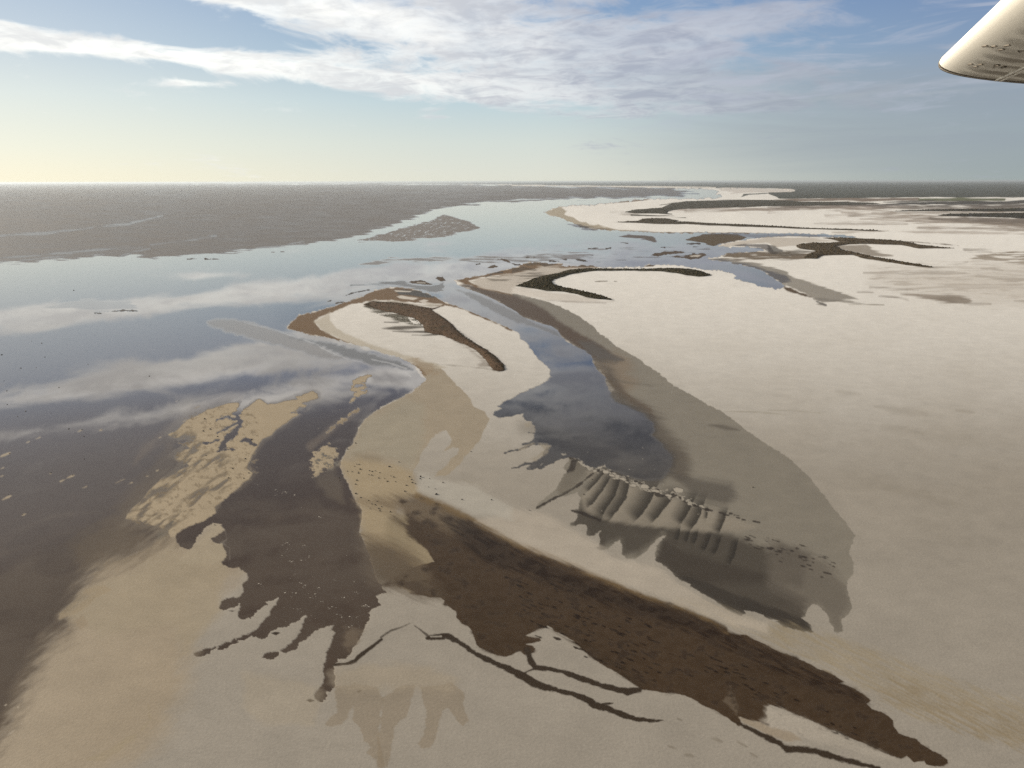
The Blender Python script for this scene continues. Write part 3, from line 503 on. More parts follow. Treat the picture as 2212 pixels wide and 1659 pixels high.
poly("A3 590,592 700,578 850,574 900,620 1000,650 1080,680 900,680 750,645 640,620", col=(0.20, 0.165, 0.125), soft=2.5, nz=2.5, nk='hstreak', op=0.8)
stroke("A3 1200,550 1400,565 1650,585", [1.5, 1.5, 1], col=(0.15, 0.12, 0.09), soft=0.8, op=0.8)
# brown smudges and dry streak fields on the right flat
poly("A3 1150,1002 1300,1000 1500,1005 1650,1018 1745,1045 1755,1075 1700,1088 1550,1080 1420,1060 1280,1030", col=(0.20, 0.16, 0.125), soft=4, nz=2.5, nk='hstreak', op=0.85)
poly("A3 1390,1045 1560,1015 1660,1020 1750,1055 1740,1080 1600,1080", col=(0.13, 0.10, 0.07), soft=5, nz=2.5, nk='hstreak', op=0.75)
for s, w, o in (("A3 1700,1085 1820,1085 1920,1092", 5, .5), ("A3 1800,855 1950,865 2140,885 2212,880", [3, 7, 7, 3], .75), ("A3 880,945 1000,950 1300,972", [3, 4, 1], .6), ("A3 960,1020 1080,1030 1210,1052", [4, 3, 2], .7), ("A3 780,985 900,990", 3, .5), ("A3 830,820 1100,825 1400,820 1700,825", [3, 4, 8, 4], .55), ("A3 1450,770 1600,758 1720,735", [1.5, 2, 2], .6), ("A3 1700,625 1850,632 1930,637", [6, 6, 3], .6), ("A3 2130,1065 2300,1070", 5, .6), ("A3 1200,960 1700,940 2200,950", [4, 10, 6], .35), ("A3 1480,860 1700,880 1800,860", [3, 5, 2], .4), ("A3 1850,785 1950,790 2030,802", [3, 5, 2], .5)):
    stroke(s, w, col=(0.19, 0.16, 0.13), soft=3, nz=2.5, nk='hstreak', op=o)
poly("A3 1720,708 1800,680 1880,672 2000,690 2100,680 1900,660 2050,640 2400,640 2400,740 2212,750 2000,720 1850,700", col=(0.20, 0.155, 0.105), soft=2.5, nz=3, nk='hstreak', op=0.85, brk=('hstreak', -0.35, 0.1))
poly("A3 900,800 1500,780 2212,720 2400,740 2400,1000 1800,980 1300,960 900,900", col=(0.40, 0.365, 0.325), soft=14, nz=10, nk='hstreak', op=0.75, brk=('hstreak', -0.1, 0.5))
poly("A3 900,800 1500,780 2212,720 2400,740 2400,1120 1800,1060 1300,980 900,900", col=(0.52, 0.48, 0.43), soft=30, nz=10, nk='hstreak', op=0.6)
# islets and mud flecks in the lake
for s in ("A1 1320,902 1380,890 1430,890 1480,905 1517,921 1440,923 1370,913", "A1 1545,870 1570,856 1612,860 1640,888 1590,887", "A1 2000,780 2020,768 2050,755 2085,766 2060,778", "A1 2090,703 2130,700 2180,718 2212,732 A2 20,745 A1 2212,745 2150,720", "A2 1200,670 1240,650 1320,640 1440,636 1500,640 1450,650 1350,662 1260,676", "A2 1385,682 1440,670 1480,680 1560,656 1650,655 1680,666 1640,691 1560,706 1470,691 1420,690"):
    poly(s, col=(0.085, 0.058, 0.036), wet=0, rough=0.6, soft=0.9, nz=1.0, nk='crisp', lab=3)
stroke("A1 1395,905 1460,908", 2.2, col=(0.35, 0.33, 0.3), soft=0.8, nz=0.5)
poly("A2 1530,675 1580,665 1640,668 1600,684 1550,685", col=(0.5, 0.46, 0.41), wet=0, soft=0.8, nz=0.8)
poly("A2 925,508 1000,490 1150,500 1220,515 1258,545 1230,556 1150,532 1000,522", col=(0.10, 0.08, 0.065), wet=0.6, rip=0.6, soft=1.8, nz=2, nk='hstreak', op=0.9)
for s, w in (("A2 1515,570 1620,571", 2.4), ("A2 1570,595 1625,597", 1.5), ("A2 555,705 600,712 655,725", [2, 3.5, 1.5]), ("A2 660,612 745,609", 1.6), ("A2 815,612 850,609", 1.8), ("A2 325,720 405,721", 2), ("A2 25,750 70,751", 2.2), ("A2 1270,600 1320,600", 1.6), ("A2 940,560 1000,565", 1.4), ("A1 620,1070 655,1063", 1.5), ("A1 780,1015 860,990 980,967", [1, 2, 2]), ("A1 690,1085 760,1070", 1.8), ("A1 1980,860 2060,825 2130,815", [1, 2.2, 2]), ("A0 820,1170 870,1172", 2.2), ("A0 925,1157 1060,1147 1185,1150", [1, 1.6, 1.2]), ("A0 1770,703 1890,702", 2), ("A0 1620,702 1700,700", 1.4), ("A1 215,640 240,638", 1.2), ("A1 130,642 160,641", 1.2), ("A1 1905,748 1935,744", 2), ("A2 130,690 200,685", 1.6), ("A2 440,705 470,708", 1.6)):
    stroke(s, w, col=(0.06, 0.05, 0.042), wet=0.15, rough=0.6, soft=0.9, nz=0.9, nk='crisp')
for (x, y, l, w_) in ((45, 735, 32, 10), (60, 1105, 34, 11), (330, 590, 14, 4), (240, 625, 12, 4), (690, 528, 14, 5), (870, 521, 8, 3), (440, 895, 8, 4), (605, 925, 24, 6), (545, 955, 18, 4), (1040, 960, 30, 5), (1120, 985, 18, 4), (1280, 915, 10, 3), (1360, 870, 8, 3), (730, 1015, 14, 5), (15, 920, 8, 4), (210, 1250, 16, 6), (1700, 325, 18, 6), (1600, 440, 18, 5), (1480, 550, 16, 4), (1385, 585, 8, 3), (1530, 270, 9, 3), (20, 850, 14, 6)):
    u, v = x / 4, 798.8 + y / 4
    spot(u, v, l / 2.6, w_ / 4.5, -24, col=(0.36, 0.29, 0.19), wet=0.62, rough=0.5, soft=1.6, nz=1.0, op=0.95)
for (x, y, l) in ((50, 1115, 10), (160, 1132, 8), (185, 1280, 6), (100, 1350, 30)):
    spot(x / 4, 1244 + y / 4, l / 3, 1.2, -35, col=(0.45, 0.4, 0.33), wet=0.7, soft=1.2, op=0.8 if l < 20 else 0.3)

# ---- brown mud fan in the foreground
FAN = """B1 1190,1275 1300,1330 1290,1200 1230,1120 1400,1100 1560,1160 1800,1270 1980,1360 2120,1440 2212,1500 B2 120,1540 300,1590 450,1659 C2 450,-122 720,-10 860,50 960,95 1080,150 1200,190 1350,235 1500,280 1600,335 1700,365 1800,410 1850,440 1870,485 1950,505 2020,510 2100,550 2212,605
C3 100,655 220,695 330,745 440,805 540,840 620,890 655,915 610,930 660,940 740,970 800,1010 850,1040 890,1080 850,1105 900,1150 980,1175 1040,1210 1080,1250 1085,1300 1130,1360 1200,1385 1280,1410 1320,1450 1420,1510 1500,1550 1550,1590 1555,1620 1520,1645 1440,1645 1370,1630 1350,1600 1260,1610 1200,1555 1150,1580 1080,1560 960,1510 880,1470 760,1420 620,1360 480,1300 330,1230 200,1180 100,1140 20,1115
C2 2212,1130 2195,1180 2205,1230 2212,1290 2150,1260 2050,1250 1960,1215 1990,1280 1960,1300 1850,1220 1750,1160 1650,1120 1560,1060 1480,1030 1380,1010 1330,1015 1250,1000 1180,985 1130,985 1080,950 1000,900 920,845 830,795 740,740 660,680 570,600 530,560 440,510 370,480 330,440 310,430 280,450 230,460 170,490 120,515 170,530 240,540 250,560 190,580 120,590 170,600 205,630 190,655 165,665 110,680 70,650 20,670 0,680
C1 2160,700 2090,690 2010,655 1930,620 1900,590 1880,520 1850,450 1780,410 1730,360 1730,310 1680,275 1620,250 1630,215 1600,190 1500,185 1400,160 1330,150 1380,140 1280,95 1180,20 B1 1380,1700 1540,1659 1480,1560 1380,1480 1320,1440 1290,1350"""
poly("B1 1130,1250 1330,1240 1450,1450 1650,1781 1300,1781 1120,1500", col=(0.27, 0.22, 0.145), soft=12, nz=6, nk='mid', op=0.95)
FP = pts(FAN)
D, W = sdf_poly(FP, 60)
sm = 1.1 + 20 * sstep(960, 800, U2[W]) * sstep(1250, 1100, V2[W]) + 3.5 * sstep(1.0, -1.0, ((V2[W] - 1170) - (U2[W] - 1106) * 0.42) / 40) * (U2[W] < 1600)
d = D + np.where(sm > 6, 9, 1.4) * np.where(sm > 6, NZ['dstreak'][W], NZ['crisp'][W])
fanm = sstep(-sm, sm, d)
mudcol = np.array(MUDW, np.float32)[None, None] * (1 + 0.10 * NZ['mid'][W][..., None])
RGB[W] += (mudcol - RGB[W]) * fanm[..., None]
RGH[W] += (0.36 - RGH[W]) * fanm
WET[W] *= (1 - fanm)
LAB[W] = np.where(fanm > 0.5, 1, LAB[W])
# lighter washed upper left, amber fringe along the top edge, black weed streaks
poly("B1 850,1130 1200,1100 1420,1090 1600,1180 1800,1300 1900,1420 1700,1420 1500,1330 1300,1240 1050,1200", col=(0.17, 0.13, 0.085), soft=14, nz=12, nk='dstreak', op=0.8)
poly("B1 905,1400 1150,1480 1350,1560 1500,1781 C1 1400,150 1250,85 1100,70 B1 1000,1640", col=(0.17, 0.13, 0.085), soft=16, nz=9, nk='mid', op=0.7)
poly("V 775,1165 850,1180 900,1215 960,1290 900,1288 830,1268 800,1262 785,1230", col=(0.10, 0.075, 0.05), rough=0.4, soft=22, nz=12, nk='dstreak', op=0.85)
poly("C1 1085,85 1130,55 1260,40 1420,60 1500,120 1400,160 1330,148 1380,142 1280,95 1200,70", col=(0.07, 0.05, 0.033), soft=6, nz=3, op=0.9)
stroke("B1 1390,1095 1600,1170 1800,1265 2000,1365 2212,1495 B2 200,1565 450,1650 C2 700,-5 960,105 1250,215 1500,295 1700,385 1860,490", [14, 14, 14, 14, 12, 11, 11, 10, 10, 8, 7, 6, 4], col=(0.155, 0.105, 0.05), soft=6, nz=2, op=0.85)
poly("B1 1600,1290 1800,1310 2000,1420 2212,1540 B2 200,1640 400,1720 C2 400,-30 700,60 1000,170 1300,260 1600,370 1800,470 2000,560 1800,560 1400,420 1000,300 600,170 300,60 0,-60 C1 2100,-60 B1 1900,1600 1750,1450", col=(0.017, 0.0085, 0.0035), soft=13, nz=12, nk='dstreak', op=0.92, brk=('dstreak', -0.95, -0.1))
poly("C3 0,640 300,770 560,880 880,1085 700,1080 400,960 0,800 C2 2000,700 1500,480 1600,380 1900,520", col=(0.021, 0.011, 0.005), soft=12, nz=8, nk='dstreak', op=0.9, brk=('dstreak', -0.4, 0.2))
poly("C2 320,450 560,600 830,790 1100,960 1200,950 900,740 600,540 400,440", col=(0.038, 0.024, 0.012), soft=4, nz=4, nk='dstreak', op=0.8, brk=('dstreak', -0.3, 0.2))
for i in range(190):
    t = random.random(); w_ = random.gauss(0, 1)
    u = 1090 + t * 760; v = 1240 + t * 330 + w_ * (36 - 16 * t) + 18
    if random.random() < 0.45: u = random.uniform(1120, 1420); v = 1290 + (u - 1120) * 0.55 + random.gauss(0, 26)
    L = random.uniform(3, 11) * (1.7 if random.random() < .15 else 1)
    spot(u, v, L, random.uniform(1.0, 2.2), random.uniform(16, 28), col=(0.014, 0.007, 0.003), soft=1.0, nz=1.0, nk='crisp', op=0.92)
poly("C2 1880,950 1930,1050 1960,1130 1940,1200 1880,1130 1820,1080 1870,1030", col=(0.13, 0.10, 0.07), soft=3, nz=3, nk='dstreak', op=0.8)
poly("C2 2190,1150 2212,1130 C3 100,1150 300,1240 600,1370 880,1480 1100,1590 900,1560 600,1480 300,1390 0,1340 C2 2150,1260 2200,1220", col=(0.39, 0.355, 0.305), soft=9, nz=7, nk='dstreak', op=0.85)
poly("C2 1960,1225 2150,1265 2212,1300 C3 200,1350 300,1420 150,1430 0,1370 C2 2120,1320 2010,1280", col=(0.29, 0.24, 0.18), soft=3, nz=3, nk='dstreak', op=0.8)
poly("C0 2150,20 2212,40 C1 100,160 0,200 C0 2120,150", col=WTR, soft=6, nz=3, op=0.5)
poly(FP, col=(0.092, 0.066, 0.044), soft=5, nz=3, nk='mid', op=0.5, brk=('mid', -0.3, 0.6))
poly(FP, col=(0.030, 0.018, 0.010), soft=5, nz=3, nk='mid', op=0.75, brk=('mid', 0.0, 0.5))
# streams
SM = dict(col=(0.040, 0.028, 0.018), wet=0.0, rough=0.33, lab=1)
stroke("C2 130,640 165,740 200,790 300,800 430,825 560,875 700,925 850,965 1000,1000 1100,985", [14, 13, 14, 8, 9, 12, 12, 12, 16, 12], soft=1.6, nz=1.4, **SM)
stroke("C2 120,830 200,800", [3, 6], soft=1.4, **SM)
stroke("C1 1480,535 1560,515 1650,518 1700,545 1800,600 1900,675 2050,745 2212,820 C2 100,870 180,925 350,980 500,1015 620,1055 720,1115 850,1160 980,1205 1100,1242 1200,1255 1305,1248", [5, 8, 12, 12, 9, 10, 11, 14, 18, 17, 12, 11, 14, 16, 13, 12, 9, 6, 1.5], soft=1.6, nz=1.6, **SM)
stroke("C2 780,1110 870,1100", [6, 2], soft=1.2, **SM)
stroke("C1 1475,540 1620,540", 6, soft=1.2, **SM)
stroke("C1 1510,525 1600,522", 3, col=SALTN, soft=1)
stroke("C1 1370,430 1450,490 1490,525", [1.5, 4, 5], soft=1.4, op=0.8, **SM)
stroke("C1 1080,530 1160,475 1250,447 1330,410", [4, 4, 3, 1], soft=1.6, op=0.8, **SM)
stroke("C1 678,768 800,757 860,730 890,695 950,650 1020,600 1085,550", [5, 6, 8, 10, 8, 7, 6], soft=1.4, **SM)
stroke("C2 1950,1270 2080,1335 2212,1400 C3 100,1450 170,1500 330,1500 480,1535 650,1590 800,1625 960,1665", [6, 10, 14, 12, 14, 12, 14, 12, 10, 8], soft=2.2, nz=1.6, **SM)
for s in ("C1 430,1075 465,1060 508,1078 470,1093", "C1 135,495 170,483 217,488 175,510", "C1 870,1000 900,983 915,992 885,1010", "C0 1975,302 2005,297 2040,303 2005,312", "C1 140,750 160,760"):
    P = pts(s)
    if len(P) > 2: poly(P, soft=1.0, nz=0.8, **SM)
poly("C1 760,470 830,440 920,470 880,560 800,650 760,620", col=(0.16, 0.125, 0.09), wet=0.3, soft=8, nz=4, op=0.7)
# faint damp hand-shaped stains on the near crust
for s in ("C1 680,960 850,930 1050,960 1100,1070 1075,1180 1060,1400 1120,1659 1040,1659 1040,1600 960,1530 1000,1480 930,1430 920,1350 840,1240 850,1100 750,1290 600,1290 620,1240 700,1180", "C1 1100,1050 1250,950 1380,940 1340,1080 1300,1220 1200,1290 1180,1450 1140,1659 1050,1659 1050,1400 1075,1300", "C1 1420,960 1700,920 1800,1020 1800,1120 1830,1250 1790,1310 1700,1200 1660,1130 1600,1180 1580,1280 1560,1400 1500,1490 1440,1500 1400,1450 1450,1380 1470,1180 1440,1060"):
    poly(s, col=(0.245, 0.20, 0.145), rough=0.6, soft=2.0, nz=2.0, nk='fine', op=0.62)
poly("C1 620,850 900,760 1500,780 1750,900 1650,1000 1100,980 700,1000", col=(0.345, 0.295, 0.225), soft=16, nz=10, nk='mid', op=0.6)
poly("C0 2100,850 2212,850 C1 400,900 600,1000 500,1290 100,1280 C0 2110,1180", col=(0.36, 0.31, 0.235), soft=10, nz=8, nk='mid', op=0.4)
# yellowish algae drifts right of the fan
poly("C2 1400,220 1700,330 1900,420 2212,560 C3 300,690 600,830 800,950 1000,1080 1300,1230 1700,1330 2212,1480 2600,1600 2600,1300 2212,1100 1700,950 1300,780 900,640 500,500 100,420 C2 2100,370 1900,340 1650,200", col=(0.30, 0.245, 0.155), soft=14, nz=14, nk='dstreak', op=0.65, brk=('dstreak', -0.9, 0.7))
poly("C3 880,1040 1200,1130 1600,1300 2212,1500 2600,1640 2600,1400 2000,1180 1500,1000 1100,900", col=(0.25, 0.20, 0.13), soft=14, nz=12, nk='dstreak', op=0.6, brk=('dstreak', -0.6, 0.7))
poly("B2 0,1200 300,1250 500,1370 700,1480 900,1640 1230,1700 C2 1500,100 1850,310 2212,400 C3 0,500 C2 1900,420 1500,270 900,50 450,-120 B2 120,1530 B1 2100,1420 1900,1310", col=(0.44, 0.395, 0.335), soft=8, nz=7, nk='dstreak', op=0.7)
poly("B1 1400,880 1480,900 1600,960 1900,1000 2212,1200 B2 0,1300 B1 1900,1250 1500,1090 1400,1040", col=(0.42, 0.40, 0.355), soft=8, nz=5, nk='dstreak', op=0.7)
# cracks and tracks on the salt
for s, w in (("B2 1810,358 2000,362 2212,372 B3 180,395", [1, 2, 3, 1]), ("B3 0,350 200,352 450,375", [1.5, 2, 1]), ("B1 1620,930 1760,940 1860,975 1970,1005", 1.3), ("A3 700,1095 1000,1100", 1.2)):
    stroke(s, w, col=(0.30, 0.275, 0.22), soft=1.4, nz=1.2, nk='hstreak', op=0.5)
for (x, y, a, b, r, o) in ((1150, 350, 60, 7, 8, .3), (1700, 360, 22, 4, 5, .4), (1150, 520, 50, 8, 8, .3), (1220, 1060, 55, 8, 12, .35), (900, 960, 80, 20, 10, .22), (1500, 1130, 40, 6, 12, .3), (1350, 1050, 16, 4, 12, .35), (1700, 600, 110, 14, 6, .2), (700, 200, 30, 4, 8, .25), (1900, 1020, 16, 2, 5, .3), (1450, 1400, 80, 14, 18, .2)):
    spot(1659 + x / 4, 798.8 + y / 4, a, b, r, col=(0.27, 0.245, 0.205), soft=b * 0.9, nz=b * 0.6, nk='sstreak', op=o)
for (x, y, a, b, r) in ((1990, 1455, 14, 2.5, 28), (2090, 1550, 10, 2.5, 25), (1770, 1420, 14, 3, 20), (1450, 1240, 6, 1.5, 30), (1380, 1480, 10, 3, 15), (1530, 1550, 12, 4, 10)):
    spot(1106 + x / 4, 1244 + y / 4, a, b, r, col=(0.20, 0.175, 0.14), soft=2, nz=2.5, nk='dstreak', op=0.6)

# broad damp blotches so that no crust area is even
mod = 1 + 0.045 * NZ['mid'] + 0.085 * NZ['wide'] + 0.02 * NZ['fine'] + 0.022 * NZ['sstreak'] + 0.018 * NZ['hstreak'] + 0.05 * NZ['grain']
RGB *= mod[..., None]
np.clip(RGB, 0.004, 0.9, out=RGB)

# ------------------------------------------------------------------ heights
GZ += ((0.5 - WET) * 0.08).astype(np.float32)
far = sstep(9000, 30000, np.hypot(GX, GY)) * (LAB == 6)
GZ = GZ + (far * (14 + 10 * fbm(GX / 9000, GY / 9000, 3, 5))).astype(np.float32)
GZ = np.where(LAB == 6, np.maximum(GZ, 0.06), GZ)

# ------------------------------------------------------------------ mesh helpers
def mesh_np(name, V, Q, attrs=None, smooth=False):
    me = bpy.data.meshes.new(name)
    n = Q.shape[1]
    me.vertices.add(len(V)); me.vertices.foreach_set('co', np.ascontiguousarray(V, np.float32).ravel())
    me.loops.add(Q.size); me.loops.foreach_set('vertex_index', np.ascontiguousarray(Q, np.int32).ravel())
    me.polygons.add(len(Q)); me.polygons.foreach_set('loop_start', np.arange(0, Q.size, n, dtype=np.int32))
    if smooth: me.polygons.foreach_set('use_smooth', np.ones(len(Q), bool))
    me.update(calc_edges=True)
    for k, a in (attrs or {}).items():
        if a.ndim == 2:
            at_ = me.attributes.new(k, 'FLOAT_COLOR', 'POINT')
            at_.data.foreach_set('color', np.ascontiguousarray(np.c_[a, np.ones(len(a))], np.float32).ravel())
        else:
            at_ = me.attributes.new(k, 'FLOAT', 'POINT')
            at_.data.foreach_set('value', np.ascontiguousarray(a, np.float32))
    return me
def link(name, me, mat=None, parent=None):
    o = bpy.data.objects.new(name, me); COL.objects.link(o)
    if mat and not me.materials: me.materials.append(mat)
    if parent: o.parent = parent
    return o
def tag(o, label=None, cat=None, group=None, kind=None):
    if label: o['label'] = label
    if cat: o['category'] = cat
    if group: o['group'] = group
    if kind: o['kind'] = kind
    return o
IDX = np.arange(NA * NB).reshape(NB, NA)
QUADS = np.stack([IDX[:-1, :-1], IDX[1:, :-1], IDX[1:, 1:], IDX[:-1, 1:]], -1)
def sheet(name, facemask, Z, mat, attrs):
    q = QUADS[facemask]
    used, inv = np.unique(q, return_inverse=True)
    V = np.c_[GX.ravel()[used], GY.ravel()[used], Z.ravel()[used]]
    at_ = {k: (a.reshape(-1, a.shape[-1])[used] if a.ndim == 3 else a.ravel()[used]) for k, a in attrs.items()}
    return link(name, mesh_np(name, V, inv.reshape(-1, 4)[:, ::-1][:, ::-1], at_), mat)

# ------------------------------------------------------------------ node helper
class G:
    def __init__(s, nt): s.nt = nt; s.N = nt.nodes; s.L = nt.links
    def node(s, t, **k):
        n = s.N.new(t)
        for a, b in k.items(): setattr(n, a, b)
        return n
    def put(s, sock, v):
        if isinstance(v, bpy.types.NodeSocket): s.L.new(v, sock)
        elif v is not None: sock.default_value = v
    def m(s, op, a, b=None, c=None, clamp=False):
        n = s.node('ShaderNodeMath', operation=op, use_clamp=clamp)
        s.put(n.inputs[0], a)
        if b is not None: s.put(n.inputs[1], b)
        if c is not None: s.put(n.inputs[2], c)
        return n.outputs[0]
    def ss(s, lo, hi, x):
        n = s.node('ShaderNodeMapRange', interpolation_type='SMOOTHSTEP')
        s.put(n.inputs['Value'], x); s.put(n.inputs['From Min'], lo); s.put(n.inputs['From Max'], hi)
        return n.outputs[0]
    def lin(s, lo, hi, x, a=0.0, b=1.0):
        n = s.node('ShaderNodeMapRange')
        s.put(n.inputs['Value'], x); s.put(n.inputs['From Min'], lo); s.put(n.inputs['From Max'], hi); s.put(n.inputs['To Min'], a); s.put(n.inputs['To Max'], b)
        return n.outputs[0]
    def mix(s, f, a, b, blend='MIX'):
        n = s.node('ShaderNodeMix', data_type='RGBA', blend_type=blend)
        s.put(n.inputs[0], f); s.put(n.inputs[6], a); s.put(n.inputs[7], b)
        return n.outputs[2]
    def noise(s, vec, scale, detail=4, rough=0.55, dist=0.0):
        n = s.node('ShaderNodeTexNoise'); s.put(n.inputs['Vector'], vec)
        n.inputs['Scale'].default_value = scale; n.inputs['Detail'].default_value = detail; n.inputs['Roughness'].default_value = rough; n.inputs['Distortion'].default_value = dist
        return n.outputs['Fac']
    def xyz(s, x, y, z=0.0):
        n = s.node('ShaderNodeCombineXYZ'); s.put(n.inputs[0], x); s.put(n.inputs[1], y); s.put(n.inputs[2], z)
        return n.outputs[0]
    def attr(s, name, out='Fac'):
        n = s.node('ShaderNodeAttribute', attribute_name=name); return n.outputs[out]
def material(name):
    mt = bpy.data.materials.new(name); mt.use_nodes = True
    g = G(mt.node_tree); b = g.N['Principled BSDF']
    return mt, g, b
def c4(c): return (c[0], c[1], c[2], 1)

# ground material: mapped damp / salt / mud colours with fine grain
mat_ground, g, b = material('salt_and_mud')
co = g.node('ShaderNodeTexCoord').outputs['Object']
n1 = g.noise(co, 0.9, 4, 0.65); n2 = g.noise(co, 0.06, 9, 0.7)
ca = g.attr('surf', 'Color')
v = g.m('ADD', g.lin(0.25, 0.75, n1, 0.90, 1.10), g.lin(0.25, 0.75, n2, -0.075, 0.075))
b_in = g.mix(1.0, ca, g.xyz(v, v, v), 'MULTIPLY')
g.put(b.inputs['Base Color'], b_in); g.put(b.inputs['Roughness'], g.attr('rgh'))
b.inputs['Specular IOR Level'].default_value = 0.06
bp = g.node('ShaderNodeBump'); bp.inputs['Strength'].default_value = 0.25; bp.inputs['Distance'].default_value = 0.25
g.put(bp.inputs['Height'], n1); g.put(b.inputs['Normal'], bp.outputs[0])

# water material: turbid body colour, mirror where calm, rough where the wind ripples it
mat_water, g, b = material('turbid_water')
co = g.node('ShaderNodeTexCoord').outputs['Object']
g.put(b.inputs['Base Color'], g.attr('surf', 'Color'))
rip = g.attr('rip'); edge = g.attr('edge')
g.put(b.inputs['Roughness'], g.m('ADD', g.m('ADD', g.m('MULTIPLY', rip, 0.50), 0.018), g.m('MULTIPLY', edge, 0.4)))
g.put(b.inputs['Specular IOR Level'], g.m('SUBTRACT', 0.5, g.m('MULTIPLY', edge, 0.3)))
b.inputs['IOR'].default_value = 1.38
mp = g.node('ShaderNodeMapping'); g.put(mp.inputs['Vector'], co); mp.inputs['Scale'].default_value = (0.35, 1.0, 1); mp.inputs['Rotation'].default_value = (0, 0, R(20))
w1 = g.noise(mp.outputs[0], 0.55, 3, 0.6); w2 = g.noise(mp.outputs[0], 0.02, 4, 0.6)
bp = g.node('ShaderNodeBump'); bp.inputs['Distance'].default_value = 0.5
g.put(bp.inputs['Strength'], g.m('ADD', g.m('MULTIPLY', rip, 0.004), 0.003)); g.put(bp.inputs['Height'], g.m('ADD', w1, g.m('MULTIPLY', w2, 0.5)))
g.put(b.inputs['Normal'], bp.outputs[0])

# ------------------------------------------------------------------ ground and water sheets
flab = LAB[:-1, :-1]
fwet = np.minimum(np.minimum(WET[:-1, :-1], WET[1:, :-1]), np.minimum(WET[:-1, 1:], WET[1:, 1:]))
fwmx = np.maximum(np.maximum(WET[:-1, :-1], WET[1:, :-1]), np.maximum(WET[:-1, 1:], WET[1:, 1:]))
land = fwet < 0.9
AT = {'surf': RGB, 'rgh': RGH}
NAMES = {0: ('salt_flat', 'white to grey salt crust stretching over the right and the foreground', 'salt flat'),
         1: ('mud_flat', 'dark brown mud fan and thin mud streams across the foreground crust', 'mud flat'),
         2: ('sandbar', 'tan sandbar and small tan shoals in the brown shallows at left', 'sandbar'),
         3: ('shore', 'brown wet shore rims and islets around the white islands', 'shore'),
         4: ('wet_salt', 'grey feather-shaped wet bank fanning out at the end of the middle channel', 'wet salt'),
         5: ('damp_sand', 'beige damp tongue between the left channel and the white salt', 'damp sand'),
         6: ('plain', 'dark scrubby plain along the far right horizon', 'plain')}
for lab, (nm, lb, ct) in NAMES.items():
    mk = land & (flab == lab)
    if mk.any(): tag(sheet(nm, mk, GZ, mat_ground, AT), lb, ct, kind='structure')
WAT = {'surf': RGB, 'rip': RIP, 'edge': (1 - sstep(0.5, 0.97, WET)).astype(np.float32)}
wl = WLB[:-1, :-1]
WN = {0: ('lake', 'shallow lake reaching to the left horizon, glassy near and wind rippled far out', 'lake'),
      1: ('channel', 'dark blue water channel winding between the two white islands to the feather bank', 'channel'),
      2: ('inlet', 'small blue inlet cut into the white salt right of the crescent ridge', 'inlet')}
for lab, (nm, lb, ct) in WN.items():
    mk = (fwmx > 0.42) & (wl == lab)
    if mk.any(): tag(sheet(nm, mk, np.zeros_like(GZ), mat_water, WAT), lb, ct, kind='structure')
# the land beyond and below everything
B = 170000.0
mat_base, g, b = material('dry_salt')
b.inputs['Base Color'].default_value = c4((0.11, 0.105, 0.095)); b.inputs['Roughness'].default_value = 0.9
base = link('ground', mesh_np('ground', np.array([(-B, -B, -2.0), (B, -B, -2.0), (B, B, -2.0), (-B, B, -2.0)]), np.array([[0, 1, 2, 3]])), mat_base)
tag(base, 'bare ground running on under and beyond the salt flat', 'ground', kind='structure')

# ------------------------------------------------------------------ ridges with scrub
mat_dune, g, b = material('dune_sand')
co = g.node('ShaderNodeTexCoord').outputs['Object']
nn = g.noise(co, 0.12, 6, 0.65); n3 = g.noise(co, 0.02, 3, 0.6)
g.put(b.inputs['Base Color'], g.mix(g.ss(0.46, 0.72, nn), g.attr('surf', 'Color'), g.mix(g.ss(0.4, 0.6, n3), c4((0.035, 0.034, 0.02)), c4((0.05, 0.033, 0.02)))))
b.inputs['Roughness'].default_value = 0.95; b.inputs['Specular IOR Level'].default_value = 0.1
mat_scrub, g, b = material('scrub_leaves')
oi = g.attr('tone')
g.put(b.inputs['Base Color'], g.mix(oi, c4((0.026, 0.030, 0.014)), c4((0.105, 0.068, 0.038))))
b.inputs['Roughness'].default_value = 0.95; b.inputs['Specular IOR Level'].default_value = 0.1

